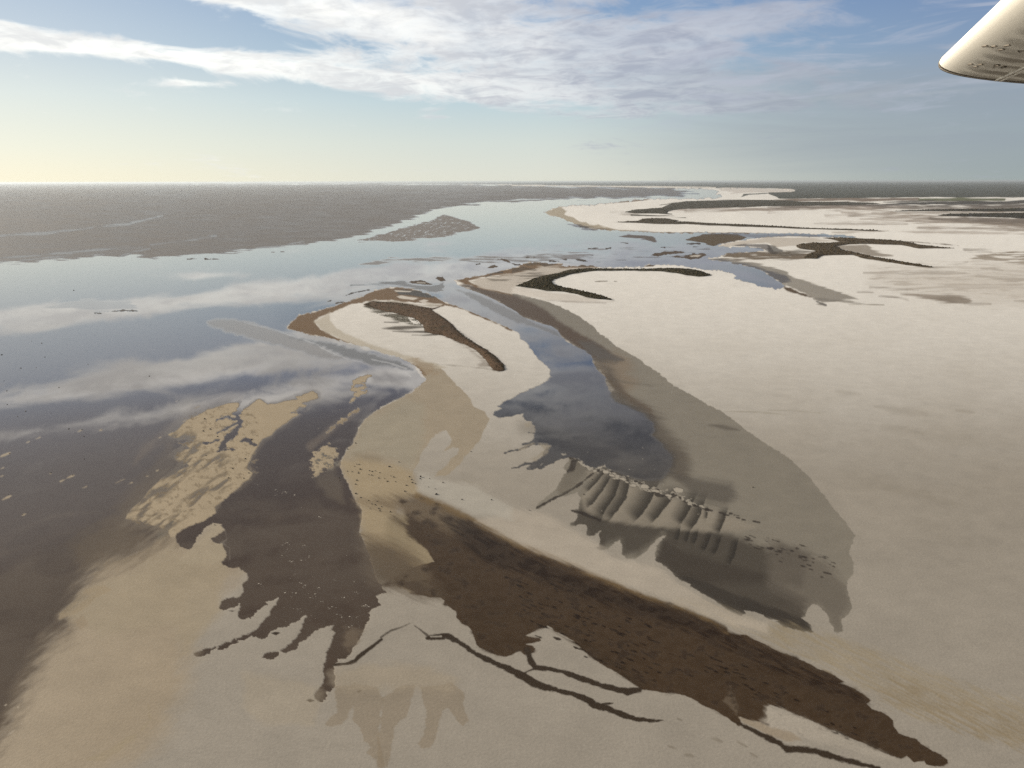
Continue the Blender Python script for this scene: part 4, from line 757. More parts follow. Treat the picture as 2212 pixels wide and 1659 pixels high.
def inside(P, u, v):
    c = np.zeros(len(u), bool)
    for i in range(len(P)):
        p, q = P[i], P[(i + 1) % len(P)]
        if p[1] == q[1]: continue
        c ^= ((p[1] > v) != (q[1] > v)) & (u < (q[0] - p[0]) * (v - p[1]) / (q[1] - p[1]) + p[0])
    return c
def edge_d(P, u, v):
    D = np.full(len(u), 1e9)
    for i in range(len(P)):
        d, _ = seg_dist(u, v, P[i], P[(i + 1) % len(P)])
        D = np.minimum(D, d)
    return D
def tufts(name, P, n, size, hfun, label, tone=0.5, parent=None):
    lo, hi = P.min(0), P.max(0)
    u = RNG.uniform(lo[0], hi[0], n * 5); v = RNG.uniform(lo[1], hi[1], n * 5)
    ok = inside(P, u, v)
    u, v = u[ok][:n], v[ok][:n]
    D = edge_d(P, u, v)
    a, b_ = unroll(u, v); x, y = ground_ab(a, b_)
    Vs, Qs, Ts = [], [], []
    base = np.array([(1, 0, 0.25), (0.3, 0.95, 0.3), (-0.8, 0.6, 0.25), (-0.8, -0.6, 0.3), (0.3, -0.95, 0.25), (0.1, 0, 1.0), (0.55, 0.2, 0.8), (-0.4, 0.25, 0.75), (-0.2, -0.5, 0.8), (0.2, 0.1, -0.1)])
    tri = np.array([(0, 1, 6), (1, 7, 6), (1, 2, 7), (2, 3, 7), (3, 8, 7), (3, 4, 8), (4, 0, 8), (0, 6, 8), (6, 7, 5), (7, 8, 5), (8, 6, 5)])
    m = len(u)
    sz = size * np.clip(RNG.lognormal(-0.35, 0.45, m), 0.25, 1.9)
    jit = RNG.normal(0, 0.16, (m, 10, 3)) + base[None]
    ang = RNG.uniform(0, 6.28, m)
    ca_, sa_ = np.cos(ang)[:, None], np.sin(ang)[:, None]
    X = (jit[..., 0] * ca_ - jit[..., 1] * sa_) * sz[:, None] * 0.75 + x[:, None]
    Y = (jit[..., 0] * sa_ + jit[..., 1] * ca_) * sz[:, None] * 0.75 + y[:, None]
    Zz = jit[..., 2] * sz[:, None] * 0.8 + hfun(D, u, v)[:, None] - 0.1
    V = np.stack([X, Y, Zz], -1).reshape(-1, 3)
    Q = (tri[None] + (np.arange(m) * 10)[:, None, None]).reshape(-1, 3)
    T = np.repeat(np.clip(RNG.normal(tone, 0.16, m), 0, 1), 10)
    o = link(name, mesh_np(name, V, Q, {'tone': T}), mat_scrub)
    return tag(o, label, 'scrub', kind='stuff')
def ridge(name, s, hmax, k, col, label, ntuft, size, tlabel, tone, step=1.2):
    P = pts(s)
    # the traced crest line stands above the ground: lower the far outline by the height it hides
    lo, hi = P.min(0) - 2, P.max(0) + 2
    us = np.arange(lo[0], hi[0], step); vs = np.arange(lo[1], hi[1], step * 0.5)
    Ug, Vg = np.meshgrid(us, vs)
    u, v = Ug.ravel(), Vg.ravel()
    ins = inside(P, u, v); D = np.where(ins, edge_d(P, u, v), -1.0)
    nzv = fbm(u / 14, v / 5, 4, 91)
    def hf(D_, u_, v_):
        return hmax * (1 - np.exp(-np.maximum(D_, 0) / k)) * (1 + 0.35 * fbm(u_ / 14, v_ / 5, 4, 91))
    z = hf(D, u, v) + 0.14
    a, b_ = unroll(u, v); x, y = ground_ab(a, b_)
    nu, nv = len(us), len(vs)
    I = np.arange(nu * nv).reshape(nv, nu)
    Q = np.stack([I[:-1, :-1], I[1:, :-1], I[1:, 1:], I[:-1, 1:]], -1).reshape(-1, 4)
    keep = (D[Q] > -0.5).all(1)
    Q = Q[keep]
    used, inv = np.unique(Q, return_inverse=True)
    V = np.c_[x, y, z][used]
    cc = np.array(col)[None] * (1 + 0.3 * nzv[used])[:, None]
    o = link(name, mesh_np(name, V, inv.reshape(-1, 4), {'surf': np.clip(cc, 0.01, 1)}, smooth=True), mat_dune)
    tag(o, label, 'dune ridge', kind='structure')
    if ntuft: tufts('scrub', P, ntuft, size, hf, tlabel, tone)
ridge('dune', DUNE_ISLAND, 2.0, 7, (0.088, 0.053, 0.030), 'curving brown scrub ridge running down the nearest white island', 3600, 0.6, 'low dark scrub covering the curving ridge of the nearest island', 0.62)
ridge('dune', CRESCENT, 3.0, 4, (0.060, 0.052, 0.030), 'dark green hook-shaped ridge framing the white pan in the middle', 7000, 1.5, 'dark green scrub on the hook-shaped ridge', 0.3)
ridge('dune', RIDGE_MID, 3.0, 3, (0.095, 0.072, 0.046), 'two-armed brown ridge on the right-hand flat behind the inlet', 4200, 1.8, 'olive brown scrub on the two-armed ridge at right', 0.55)
ridge('dune', RIDGE_LONG, 3.0, 2.5, (0.075, 0.060, 0.040), 'long thin dark ridge lying on the far white spit', 2600, 2.4, 'scrub along the long thin ridge of the far spit', 0.45, 1.0)
ridge('dune', RIDGE_FAR, 4.0, 3, (0.066, 0.060, 0.045), 'broad dark ridge between the far spit and the plain', 3000, 3.4, 'grey green scrub on the broad far ridge', 0.35, 1.0)
ridge('dune', "A3 1050,291 1200,281 1420,274 1700,269 2000,266 2212,263 2400,262 2400,290 1900,291 1500,288", 3.0, 2, (0.045, 0.04, 0.036), 'upper of the two dark bands of scrub by the right edge', 1500, 3.2, 'scrub of the upper dark band by the right edge', 0.2, 1.0)
ridge('dune', "A3 1460,326 1560,311 1800,307 2100,303 2400,298 2400,362 2100,346 1900,340 1700,335 1550,331", 3.0, 2, (0.045, 0.04, 0.036), 'lower of the two dark bands of scrub by the right edge', 1800, 2.8, 'scrub of the lower dark band by the right edge', 0.2, 1.0)
PL = pts("A2 1980,166 2050,146 2212,135 A3 100,182 400,180 700,178 1100,172 1500,168 2000,170 2300,170 V 2500,427 2500,398 2212,398 A2 2212,96 A3 235,110")
tufts('scrub', PL, 7000, 4.5, lambda D, u, v: np.full(len(u), 0.2), 'grey green scrub dotted over the plain below the right horizon', 0.3)
PD = pts("A1 940,1105 1000,1075 1250,1090 1450,1130 1560,1180 1480,1290 1320,1265 1180,1225 1060,1182 980,1142")
tufts('scrub', PD, 1800, 0.55, lambda D, u, v: np.full(len(u), 0.12), 'thin dark scrub on the flat left of the nearest island ridge', 0.25)

PE = pts("A1 1560,1172 1640,1222 1730,1310 1900,1432 2080,1552 2150,1655 B1 2140,10 A1 2085,1640 2000,1550 1860,1440 1710,1335 1610,1245")
tufts('scrub', PE, 1500, 0.75, lambda D, u, v: 0.6 + 0.5 * (1 - np.exp(-D / 7)), 'darkest scrub along the right foot of the nearest island ridge', 0.05)
PT = pts("A1 930,1100 1000,1070 1100,1074 1250,1087 1400,1110 1520,1130 1500,1190 1380,1200 1200,1155 1050,1130")
tufts('scrub', PT, 1500, 0.75, lambda D, u, v: 0.4 + 0.8 * (1 - np.exp(-D / 7)), 'blackish green scrub at the upper left head of the nearest island ridge', 0.0)
# ------------------------------------------------------------------ clods, flakes
mat_clod, g, b = material('dark_clod')
co = g.node('ShaderNodeTexCoord').outputs['Object']
g.put(b.inputs['Base Color'], g.mix(g.noise(co, 6, 4), c4((0.02, 0.016, 0.013)), c4((0.06, 0.045, 0.033))))
b.inputs['Roughness'].default_value = 0.8
def clod_mesh(seed):
    bm = bmesh.new(); bmesh.ops.create_icosphere(bm, subdivisions=2, radius=0.5)
    rr = random.Random(seed)
    ph = [rr.uniform(0, 6) for _ in range(6)]
    for vv in bm.verts:
        c = vv.co.normalized()
        s = 1 + 0.22 * math.sin(4 * c.x + ph[0]) + 0.18 * math.sin(5 * c.y + ph[1]) + 0.15 * math.sin(7 * c.z + ph[2]) + rr.uniform(-0.08, 0.08)
        vv.co = c * 0.5 * s; vv.co.z *= 0.55
        if vv.co.z < -0.12: vv.co.z = -0.12
    me = bpy.data.meshes.new('mud_clod'); bm.to_mesh(me); bm.free(); me.materials.append(mat_clod)
    return me
CM = [clod_mesh(i) for i in range(5)]
def clod(u, v, wpx, label, group, z=0.0, tall=1.0):
    p = at(u, v); k = px_size(p) * wpx
    o = bpy.data.objects.new('mud_clod', CM[random.randrange(5)]); COL.objects.link(o)
    o.location = (p.x, p.y, z + 0.12 * k * tall * 0.6); o.scale = (k, k * random.uniform(0.6, 1.0), k * tall)
    o.rotation_euler = (0, 0, random.uniform(0, 6.28) if tall <= 1 else 0.2)
    return tag(o, label, 'mud clod', group)
WATER_CLODS = "B0 35,96 60,182 510,153 62,300 222,358 152,404 440,373 595,511 708,518 876,518 726,575 728,772 85,725 72,1078 628,910 440,890 195,1250 1290,55 1545,268 A0 272,1411 360,1429 15,1530 388,1550 760,1613 313,1640 180,1645 637,973"
for (u, v) in pts(WATER_CLODS): clod(u, v, random.uniform(1.5, 3.0), 'small dark clod in the calm grey water near the left edge', 'dark clods scattered in the lake at left', 0.0)
BAR_CLODS = "B0 2120,770 2010,855 1975,935 2105,937 2150,893 1815,513 1755,530 1768,425 1880,578 1780,742 1855,1342 2175,605"
for (u, v) in pts(BAR_CLODS): clod(u, v, random.uniform(2.4, 4), 'small dark clod lying on the tan sandbar at left', 'dark clods on the sandbar', 0.1)
BANK = "B1 850,835 870,817 890,819 900,860 790,878 830,882 885,885 885,895 975,908 980,873 1005,880 1030,875 1070,890 1000,911 1060,937 1110,938 1165,918 1190,928 1135,965 1205,968 860,990 862,1070 870,955 1325,925 1345,950 1350,975 1375,985 1300,1000 1285,1050 1235,798 905,1105 970,1130 1000,1160 1030,1168 1060,1200 1070,1220 1045,1137 1085,1183 1160,1228 985,1203 720,935 725,955 790,687 860,635"
for (u, v) in pts(BANK): clod(u, v, random.uniform(2.2, 4.2), 'small dark clod on the beige bank right of the left channel', 'dark clods on the beige bank', 0.12)
SALTC = "B1 1418,942 1500,942 1615,976 1490,1014 1548,1030 1780,1122 1858,708 2035,1125 B2 690,947 620,1078 2082,1016 150,1215"
for (u, v) in pts(SALTC): clod(u, v, random.uniform(2.0, 3.6), 'small dark clod lying on the bare white salt between the channels', 'dark clods on the white salt', 0.12)
q = pts("B1 1422,918")[0]; clod(q[0], q[1] + 2, 4.2, 'tallest dark clod standing upright on the pale salt beside the beige bank', 'dark clods on the white salt', 0.1, 2.0)
q = pts("B1 1558,1076")[0]; clod(q[0], q[1], 6, 'biggest grey brown clod on the salt just above the mud fan edge', 'dark clods on the white salt', 0.1, 0.8)
q = pts("B1 1152,838")[0]; clod(q[0], q[1], 5.5, 'lone brown clod with a tail above the row of clods on the beige bank', 'dark clods on the beige bank', 0.1, 0.9)

mat_flake, g, b = material('salt_flake')
b.inputs['Base Color'].default_value = c4((0.42, 0.385, 0.33)); b.inputs['Roughness'].default_value = 0.7
FV, FQ = [], []
def flake(u, v, w):
    p = at(u, v); k = px_size(p) * w
    n = random.randint(5, 8); i0 = len(FV)
    rot = random.uniform(-0.5, 0.5)
    FV.append((p.x, p.y, 0.10))
    for i in range(n):
        t = 6.283 * i / n; r = k * random.uniform(0.3, 0.75)
        FV.append((p.x + r * math.cos(t) * 1.3, p.y + r * math.sin(t) * 1.0, -0.02))
    for i in range(n): FQ.append((i0, i0 + 1 + i, i0 + 1 + (i + 1) % n))
fl = "C1 390,65 430,80 510,155 470,187 560,222 640,280 660,265 360,285 870,140 765,188 930,258 950,250 740,355 700,330 810,350 880,352 800,440 830,430 25,65 45,90 250,145 310,180 345,148 685,38 850,50 545,100 975,265 B1 545,1270 395,1190 230,1515 270,1495 305,1548 460,1610 225,1605 390,1645 310,1658 175,1035 165,1085 255,1055 335,1080 420,1515 15,993 540,508 720,350"
for (u, v) in pts(fl):
    flake(u, v, random.uniform(1.2, 3.8))
    for _ in range(random.randint(1, 4)): flake(u + random.gauss(0, 4), v + random.gauss(0, 2), random.uniform(0.8, 2.2))
for i in range(70): flake(random.uniform(590, 800), random.uniform(1180, 1370), random.uniform(0.7, 1.6))
for i in range(40): flake(random.uniform(1320, 1680), 0, 0.1) if False else None
o = link('salt_flakes', mesh_np('salt_flakes', np.array(FV), np.array(FQ)), mat_flake)
tag(o, 'white salt flakes floating on the dark brown pool at the lower left', 'salt flakes', kind='stuff')

# ------------------------------------------------------------------ aircraft wing
mat_wing, g, b = material('grimy_white_paint')
ch = g.attr('chord'); sp = g.attr('span')
wob = g.noise(g.xyz(g.m('MULTIPLY', ch, 4.0), g.m('MULTIPLY', sp, 1.6), 0.0), 1.0, 4, 0.55)
s1 = g.noise(g.xyz(g.m('MULTIPLY', ch, 2.0), g.m('MULTIPLY', sp, 2.6), 4.0), 1.0, 3, 0.5)
s2 = g.noise(g.xyz(g.m('MULTIPLY', ch, 11.0), g.m('MULTIPLY', sp, 3.5), 3.0), 1.0, 5, 0.6)
wv = g.m('SINE', g.m('ADD', g.m('MULTIPLY', sp, 25.0), g.m('MULTIPLY', wob, 9.0)))
band = g.m('MULTIPLY', g.m('MULTIPLY', g.ss(-0.3, 0.9, wv), g.ss(0.36, 0.56, s1)), g.m('MULTIPLY', g.ss(0.07, 0.17, ch), g.ss(2.0, 1.1, sp)))
grime = g.m('MAXIMUM', g.m('MULTIPLY', band, 0.72), g.m('MULTIPLY', g.m('MULTIPLY', g.ss(0.52, 0.68, s2), g.ss(0.06, 0.14, ch)), 0.32))
g.put(b.inputs['Base Color'], g.mix(grime, c4((0.90, 0.88, 0.81)), c4((0.22, 0.185, 0.14))))
b.inputs['Roughness'].default_value = 0.62
mat_strip, g, b = material('wing_seam')
b.inputs['Base Color'].default_value = c4((0.88, 0.86, 0.80)); b.inputs['Roughness'].default_value = 0.5
mat_detail, g, b = material('dark_detail')
b.inputs['Base Color'].default_value = c4((0.17, 0.145, 0.115)); b.inputs['Roughness'].default_value = 0.6

CAM = Vector((0, 0, H))
DT = 5.6
P0 = CAM + ray_uv(2014, 147) * DT
vs_ = ray_uv(1798, 391); vs_.z = 0.02
S = -(vs_.normalized())                       # span, tip towards root
c0 = Vector((-S.y, S.x, 0)); 
if c0.x < 0: c0 = -c0
def proj(p):
    d = p - CAM
    x, y, z = d.x, d.dot(Vector(UP)), d.dot(Vector(FW))
    return rollit(CU + F * x / z, CV - F * y / z)
best = None
for i in range(-60, 61):
    cc = (c0 + Vector((0, 0, i * 0.005))).normalized()
    u, v = proj(P0 + cc * 0.55)
    e = abs(v - 172)
    if best is None or e < best[0]: best = (e, cc)
Cd = best[1]
Nn = S.cross(Cd).normalized()
if Nn.z < 0: Nn = -Nn
CHORD, TH = 1.35, 0.155
def foil(n=30):
    up, lw = [], []
    for i in range(n + 1):
        x = (1 - math.cos(math.pi * i / n)) / 2
        yt = 5 * TH * (0.2969 * math.sqrt(x) - 0.1260 * x - 0.3516 * x * x + 0.2843 * x ** 3 - 0.1036 * x ** 4)
        cam_ = 0.02 * (1 - (2 * x - 1) ** 2)
        up.append((x, yt + cam_)); lw.append((x, -yt * 0.75 + cam_))
    return lw[::-1] + up[1:-1]                # closed loop from the trailing edge along the underside
FO = foil()
def section(y):
    # y: metres in from the tip; rounded plan corner and thinning cap
    t = max(0.0, min(1.0, y / 0.42))
    q_ = math.sqrt(max(0.0, 1 - (1 - t) ** 2))
    le = 0.085 * (1 - q_)
    th = 0.10 + 0.90 * q_
    out = []
    for (x, z) in FO:
        X = le + x * (CHORD - le)
        zz = z * CHORD * th
        if x > 0.12 and z < 0 and y > 0.35: zz -= 0.004 * math.sin(y * 25 + 1.5 * x)
        out.append(P0 + Cd * X + S * y + Nn * zz)
    return out
def wing_part(name, ys, parent, cap=False):
    V, ch_, sp_ = [], [], []
    for y in ys:
        for (x, z), p in zip(FO, section(y)):
            V.append(p); ch_.append(x); sp_.append(y)
    n = len(FO); Q = []
    for i in range(len(ys) - 1):
        for j in range(n):
            Q.append((i * n + j, i * n + (j + 1) % n, (i + 1) * n + (j + 1) % n, (i + 1) * n + j))
    me = mesh_np(name, np.array([p - parent.location for p in V]), np.array(Q), {'chord': np.array(ch_), 'span': np.array(sp_)}, smooth=True)
    if cap:
        bm = bmesh.new(); bm.from_mesh(me); bm.verts.ensure_lookup_table()
        bm.faces.new([bm.verts[j] for j in range(n)]); bm.to_mesh(me); bm.free()
    return link(name, me, mat_wing, parent)
wing = bpy.data.objects.new('aircraft_wing', None); COL.objects.link(wing); wing.location = P0
tag(wing, 'white aircraft wing tip with grime streaks entering at the top right corner', 'wing')
wing_part('wing_panel', [0.255 + 0.02 * i for i in range(12)] + [0.50 + 0.04 * i for i in range(100)], wing)
wing_part('wing_tip_cap', [0.0, 0.004, 0.012, 0.024, 0.04, 0.06, 0.085, 0.11, 0.14, 0.17, 0.20, 0.23, 0.248], wing, cap=True)
def low_z(X):
    x = X / CHORD
    yt = 5 * TH * (0.2969 * math.sqrt(x) - 0.1260 * x - 0.3516 * x * x + 0.2843 * x ** 3 - 0.1036 * x ** 4)
    return (-yt * 0.75 + 0.02 * (1 - (2 * x - 1) ** 2)) * CHORD
def on_wing(X, y, off): return P0 + Cd * X + S * y + Nn * (low_z(X) - off)
def slab(name, x0, y0, x1, y1, w, t, mat, n=10, parent=None):
    V, Q = [], []
    d = Vector((x1 - x0, y1 - y0, 0)).normalized(); pr = Vector((-d.y, d.x, 0)) * w / 2
    for i in range(n + 1):
        f = i / n; x = x0 + (x1 - x0) * f; y = y0 + (y1 - y0) * f
        for sx, off in ((1, -0.004), (1, t), (-1, t), (-1, -0.004)):
            V.append(on_wing(x + pr.x * sx, y + pr.y * sx, off) - wing.location)
    for i in range(n):
        for j in range(4): Q.append((i * 4 + j, i * 4 + (j + 1) % 4, i * 4 + 4 + (j + 1) % 4, i * 4 + 4 + j))
    Q += [(0, 1, 2, 3), (n * 4 + 3, n * 4 + 2, n * 4 + 1, n * 4)]
    return link(name, mesh_np(name, np.array(V), np.array(Q)), mat, wing)
def wing_xy(u, v):                            # a sight line met with the underside
    d = ray_uv(u, v); X, y = 0.3, 0.3
    for _ in range(6):
        q = P0 + Nn * low_z(min(max(X, 0.002), CHORD - 0.01))
        t = (q - CAM).dot(Nn) / d.dot(Nn)
        r = CAM + d * t - P0
        X, y = r.dot(Cd), r.dot(S)
    return X, y
for (a0_, b0_), (a1_, b1_) in (((2137, 180), (2212, 144)), ((2147, 181), (2212, 150))):
    xa, ya = wing_xy(a0_, b0_); xb, yb = wing_xy(a1_, b1_)
    k_ = 1.6
    slab('seam_strip', xa, max(ya, 0.30), xa + (xb - xa) * k_, ya + (yb - ya) * k_, 0.009, 0.006, mat_strip, 20)
print('WXY', [tuple(round(q_, 3) for q_ in wing_xy(*p_)) for p_ in ((2060, 165), (2100, 170), (2150, 140), (2150, 100), (2200, 60), (2200, 10), (2190, 160))])
def ring(name, y, w, t):                      # a joint line that follows the whole section
    V, Q = [], []
    A_, B_ = section(y - w / 2), section(y + w / 2)
    n = len(A_)
    cen = sum(A_, Vector()) / n
    for k in range(n):
        nrm = (A_[(k + 1) % n] - A_[k - 1]).cross(S).normalized()
        if nrm.dot(A_[k] - cen) < 0: nrm = -nrm
        for q_, off in ((A_[k], -0.002), (A_[k], t), (B_[k], t), (B_[k], -0.002)): V.append(q_ + nrm * off - wing.location)
    for k in range(n):
        k2 = (k + 1) % n
        for m_ in range(3): Q.append((k * 4 + m_, k * 4 + m_ + 1, k2 * 4 + m_ + 1, k2 * 4 + m_))
    return link(name, mesh_np(name, np.array(V), np.array(Q)), mat_detail, wing)
ring('tip_joint', 0.30, 0.075, 0.003)
ring('tip_joint', 0.170, 0.045, 0.0025)
for (x, y) in ((1250, 825), (1410, 832), (1545, 890), (1650, 815), (1910, 915), (1000, 1155), (1180, 1160), (1100, 1200), (1390, 1220), (1475, 1180), (1590, 1212), (1180, 1425)):
    X_, y_ = wing_xy(1975 + x * 0.1197, y * 0.1197)
    if 0.02 < X_ < 1.2 and y_ > 0.42:
        slab('dark_patch', X_ - 0.004, y_ - 0.03, X_ + 0.006, y_ + 0.03, 0.009, 0.003, mat_detail, 2)  # small dark raised patches scattered on the underside

# ------------------------------------------------------------------ haze
mat_haze = bpy.data.materials.new('haze'); mat_haze.use_nodes = True
nt = mat_haze.node_tree; nt.nodes.clear()
ou = nt.nodes.new('ShaderNodeOutputMaterial'); pv = nt.nodes.new('ShaderNodeVolumePrincipled')
pv.inputs['Color'].default_value = (0.58, 0.65, 0.72, 1); pv.inputs['Density'].default_value = 1.5e-5; pv.inputs['Anisotropy'].default_value = 0.38
nt.links.new(pv.outputs[0], ou.inputs['Volume'])
USE_HAZE = True
if USE_HAZE:
    hb = B + 10000; z0, z1 = -4.0, H + 8
    V = np.array([(x, y, z) for z in (z0, z1) for y in (-hb, hb) for x in (-hb, hb)])
    Q = np.array([(0, 2, 3, 1), (4, 5, 7, 6), (0, 1, 5, 4), (2, 6, 7, 3), (0, 4, 6, 2), (1, 3, 7, 5)])
    hz = link('haze', mesh_np('haze', V, Q), mat_haze)
    tag(hz, 'thin pale haze paling the far lake and plain', 'haze', kind='stuff')

# ------------------------------------------------------------------ sun, sky and clouds
SUN_AZ, SUN_EL = R(-54), R(14)               # azimuth measured from +Y towards +X
sd = Vector((math.sin(SUN_AZ) * math.cos(SUN_EL), math.cos(SUN_AZ) * math.cos(SUN_EL), math.sin(SUN_EL)))
sl = bpy.data.lights.new('sun', 'SUN'); sl.energy = 4.9; sl.angle = R(0.5); sl.color = (1.0, 0.885, 0.72)
so = bpy.data.objects.new('sun', sl); COL.objects.link(so)
so.rotation_euler = sd.to_track_quat('Z', 'Y').to_euler(); so.location = (0, 0, 400)

world = bpy.data.worlds.new('World'); SC.world = world; world.use_nodes = True
g = G(world.node_tree)
bg = g.N['Background']
sky = g.node('ShaderNodeTexSky', sky_type='NISHITA'); sky.sun_disc = False
sky.sun_elevation = SUN_EL; sky.sun_rotation = SUN_AZ; sky.air_density = 1.0; sky.dust_density = 2.0; sky.ozone_density = 1.5; sky.altitude = 200
tc = g.node('ShaderNodeTexCoord').outputs['Generated']
sx = g.node('ShaderNodeSeparateXYZ'); g.put(sx.inputs[0], tc)
X, Y, Z = sx.outputs
el = g.m('MULTIPLY', g.m('ARCSINE', Z), 57.2958); az = g.m('MULTIPLY', g.m('ARCTAN2', X, Y), 57.2958)
SK = 0.10                                     # background strength
def disp(r, g_, b_, k=1.0):                          # picture colour -> background colour
    f = lambda c: ((c / 255 + 0.055) / 1.055) ** 2.4 if c > 10 else c / 255 / 12.92
    return (k * f(r) / SK / EXPM, k * f(g_) / SK / EXPM, k * f(b_) / SK / EXPM, 1)
EXPO = 0.55
EXPM = 2 ** EXPO
elc = g.m('MAXIMUM', el, 0.0)
def ramp(cols):
    n = g.node('ShaderNodeValToRGB'); g.put(n.inputs[0], g.m('DIVIDE', elc, 40.0, clamp=True))
    e = n.color_ramp.elements
    while len(e) > 1: e.remove(e[-1])
    for i, (p, c) in enumerate(cols):
        x = e[0] if i == 0 else e.new(p / 40.0)
        x.position = p / 40.0; x.color = c
    return n.outputs[0]
left = ramp([(0, disp(251, 246, 220)), (2, disp(238, 241, 226)), (5, disp(221, 231, 229)), (8, disp(196, 211, 223)), (12.5, disp(166, 186, 211)), (14.5, disp(156, 168, 186)), (17, disp(144, 152, 164)), (24, disp(126, 131, 138)), (40, disp(100, 110, 125))])
midc = ramp([(0, disp(225, 226, 213)), (2.5, disp(212, 221, 216)), (5, disp(190, 210, 218)), (8, disp(152, 181, 205)), (12.5, disp(118, 149, 193)), (14, disp(124, 143, 172)), (16, disp(126, 134, 147)), (22, disp(114, 119, 128)), (40, disp(95, 102, 114))])
right = ramp([(0, disp(160, 171, 170)), (3, disp(155, 169, 176)), (6, disp(144, 162, 183)), (8.5, disp(130, 153, 184)), (12.5, disp(108, 135, 180)), (15, disp(110, 130, 162)), (20, disp(106, 116, 132)), (40, disp(88, 100, 118))])
f1 = g.ss(-34, 2, az); f2 = g.ss(0, 33, az)
tuned = g.mix(f2, g.mix(f1, left, midc), right)
skyc = g.mix(0.97, sky.outputs[0], tuned)
# low bright glow round the sun side (outside the frame to the left)
gl = g.m('MULTIPLY', g.ss(-30, -58, az), g.ss(24, 0, elc))
skyc = g.mix(g.m('MULTIPLY', gl, 0.25), skyc, disp(255, 240, 200))
# cloud plane
dz = g.m('ADD', g.m('MAXIMUM', Z, 0.0), 0.05)
px = g.m('DIVIDE', X, dz); py = g.m('DIVIDE', Y, dz)
cv = g.xyz(g.m('ADD', px, g.m('MULTIPLY', py, -0.16)), py, 0.0)
nA = g.noise(cv, 0.85, 9, 0.58, 0.55)
nB = g.noise(g.xyz(g.m('MULTIPLY', px, 1.3), g.m('ADD', g.m('MULTIPLY', py, 1.0), g.m('MULTIPLY', px, 0.25)), 5.0), 2.6, 8, 0.64, 0.7)
nC = g.noise(g.xyz(g.m('MULTIPLY', az, 0.05), g.m('MULTIPLY', el, 0.6), 2.0), 1.0, 5, 0.6, 0.6)
def blob(u, v, su, sv, rot=0.0, amp=1.0):
    d0 = ray_uv(u, v)
    a0 = math.degrees(math.atan2(d0.x, d0.y)); e0 = math.degrees(math.asin(d0.z))
    sa, se = su / F * 54, sv / F * 50
    dx = g.m('SUBTRACT', az, a0); dy = g.m('SUBTRACT', el, e0)
    c, s = math.cos(R(rot)), math.sin(R(rot))
    p = g.m('ADD', g.m('MULTIPLY', dx, c / sa), g.m('MULTIPLY', dy, s / sa))
    q = g.m('ADD', g.m('MULTIPLY', dx, -s / se), g.m('MULTIPLY', dy, c / se))
    r2 = g.m('ADD', g.m('MULTIPLY', p, p), g.m('MULTIPLY', q, q))
    return g.m('MULTIPLY', g.m('EXPONENT', g.m('MULTIPLY', r2, -1.0)), amp)
def total(bl):
    t = bl[0]
    for x in bl[1:]: t = g.m('ADD', t, x)
    return t
BW = [blob(300, 108, 330, 26, -3, 1.1), blob(60, 100, 160, 17, 0, 0.7), blob(470, 135, 120, 20, -6, 0.6), blob(425, 180, 95, 10, 0, 1.0), blob(10, 52, 45, 14, 0, 0.8),
      blob(700, 25, 330, 36, -9, 1.1), blob(1010, 80, 330, 85, 0, 1.05), blob(760, 170, 280, 26, -4, 1.0), blob(1130, 195, 240, 34, -4, 0.8), blob(700, 120, 160, 22, 0, 0.4),
      blob(1330, 110, 330, 90, 5, 0.85), blob(1560, 70, 160, 48, 12, 0.95), blob(1880, 62, 80, 24, -8, 0.8), blob(2060, 100, 40, 12, 0, 0.5), blob(1480, 190, 320, 42, 3, 0.75), blob(1150, -20, 260, 50, 0, 0.5),
      blob(350, -35, 480, 22, -5, 0.9), blob(150, -105, 600, 20, -3, 0.9), blob(700, -90, 300, 24, -6, 0.7), blob(300, -170, 700, 24, -2, 0.8), blob(1300, -170, 300, 60, 0, 0.5), blob(-250, 60, 260, 40, 0, 0.7),
      blob(400, 62, 130, 26, -6, -0.9), blob(150, 30, 120, 24, 0, -0.7), blob(1230, 8, 150, 18, -3, -0.35),
      g.m('MULTIPLY', g.ss(16, 25, el), 1.15), g.m('MULTIPLY', g.m('MULTIPLY', g.ss(11.5, 13.5, el), g.ss(-14, 2, az)), 0.45), blob(1800, 215, 380, 34, 2, 0.85), blob(1650, 170, 240, 20, 4, 0.6), blob(1700, 30, 260, 26, 6, 0.45), blob(1450, 240, 250, 12, 3, 0.4), blob(1750, 290, 300, 7, 3, 0.35), blob(960, 253, 40, 4, 0, 0.6), blob(1100, -60, 500, 60, 0, 0.5)]
nD = g.noise(g.xyz(g.m('ADD', g.m('MULTIPLY', az, 0.21), g.m('MULTIPLY', el, 0.10)), g.m('MULTIPLY', el, 0.62), 7.0), 1.0, 9, 0.62, 0.5)
cov = total(BW)
dn = g.m('ADD', g.m('ADD', g.m('MULTIPLY', g.m('SUBTRACT', nA, 0.5), 1.2), g.m('MULTIPLY', g.m('SUBTRACT', nD, 0.5), 3.4)), g.m('MULTIPLY', cov, 0.92))
dens = g.m('MULTIPLY', g.m('MULTIPLY', g.ss(0.28, 1.2, dn), g.lin(0.32, 0.6, nB, 0.72, 1.0)), g.lin(-5, 20, az, 1.0, 0.86))
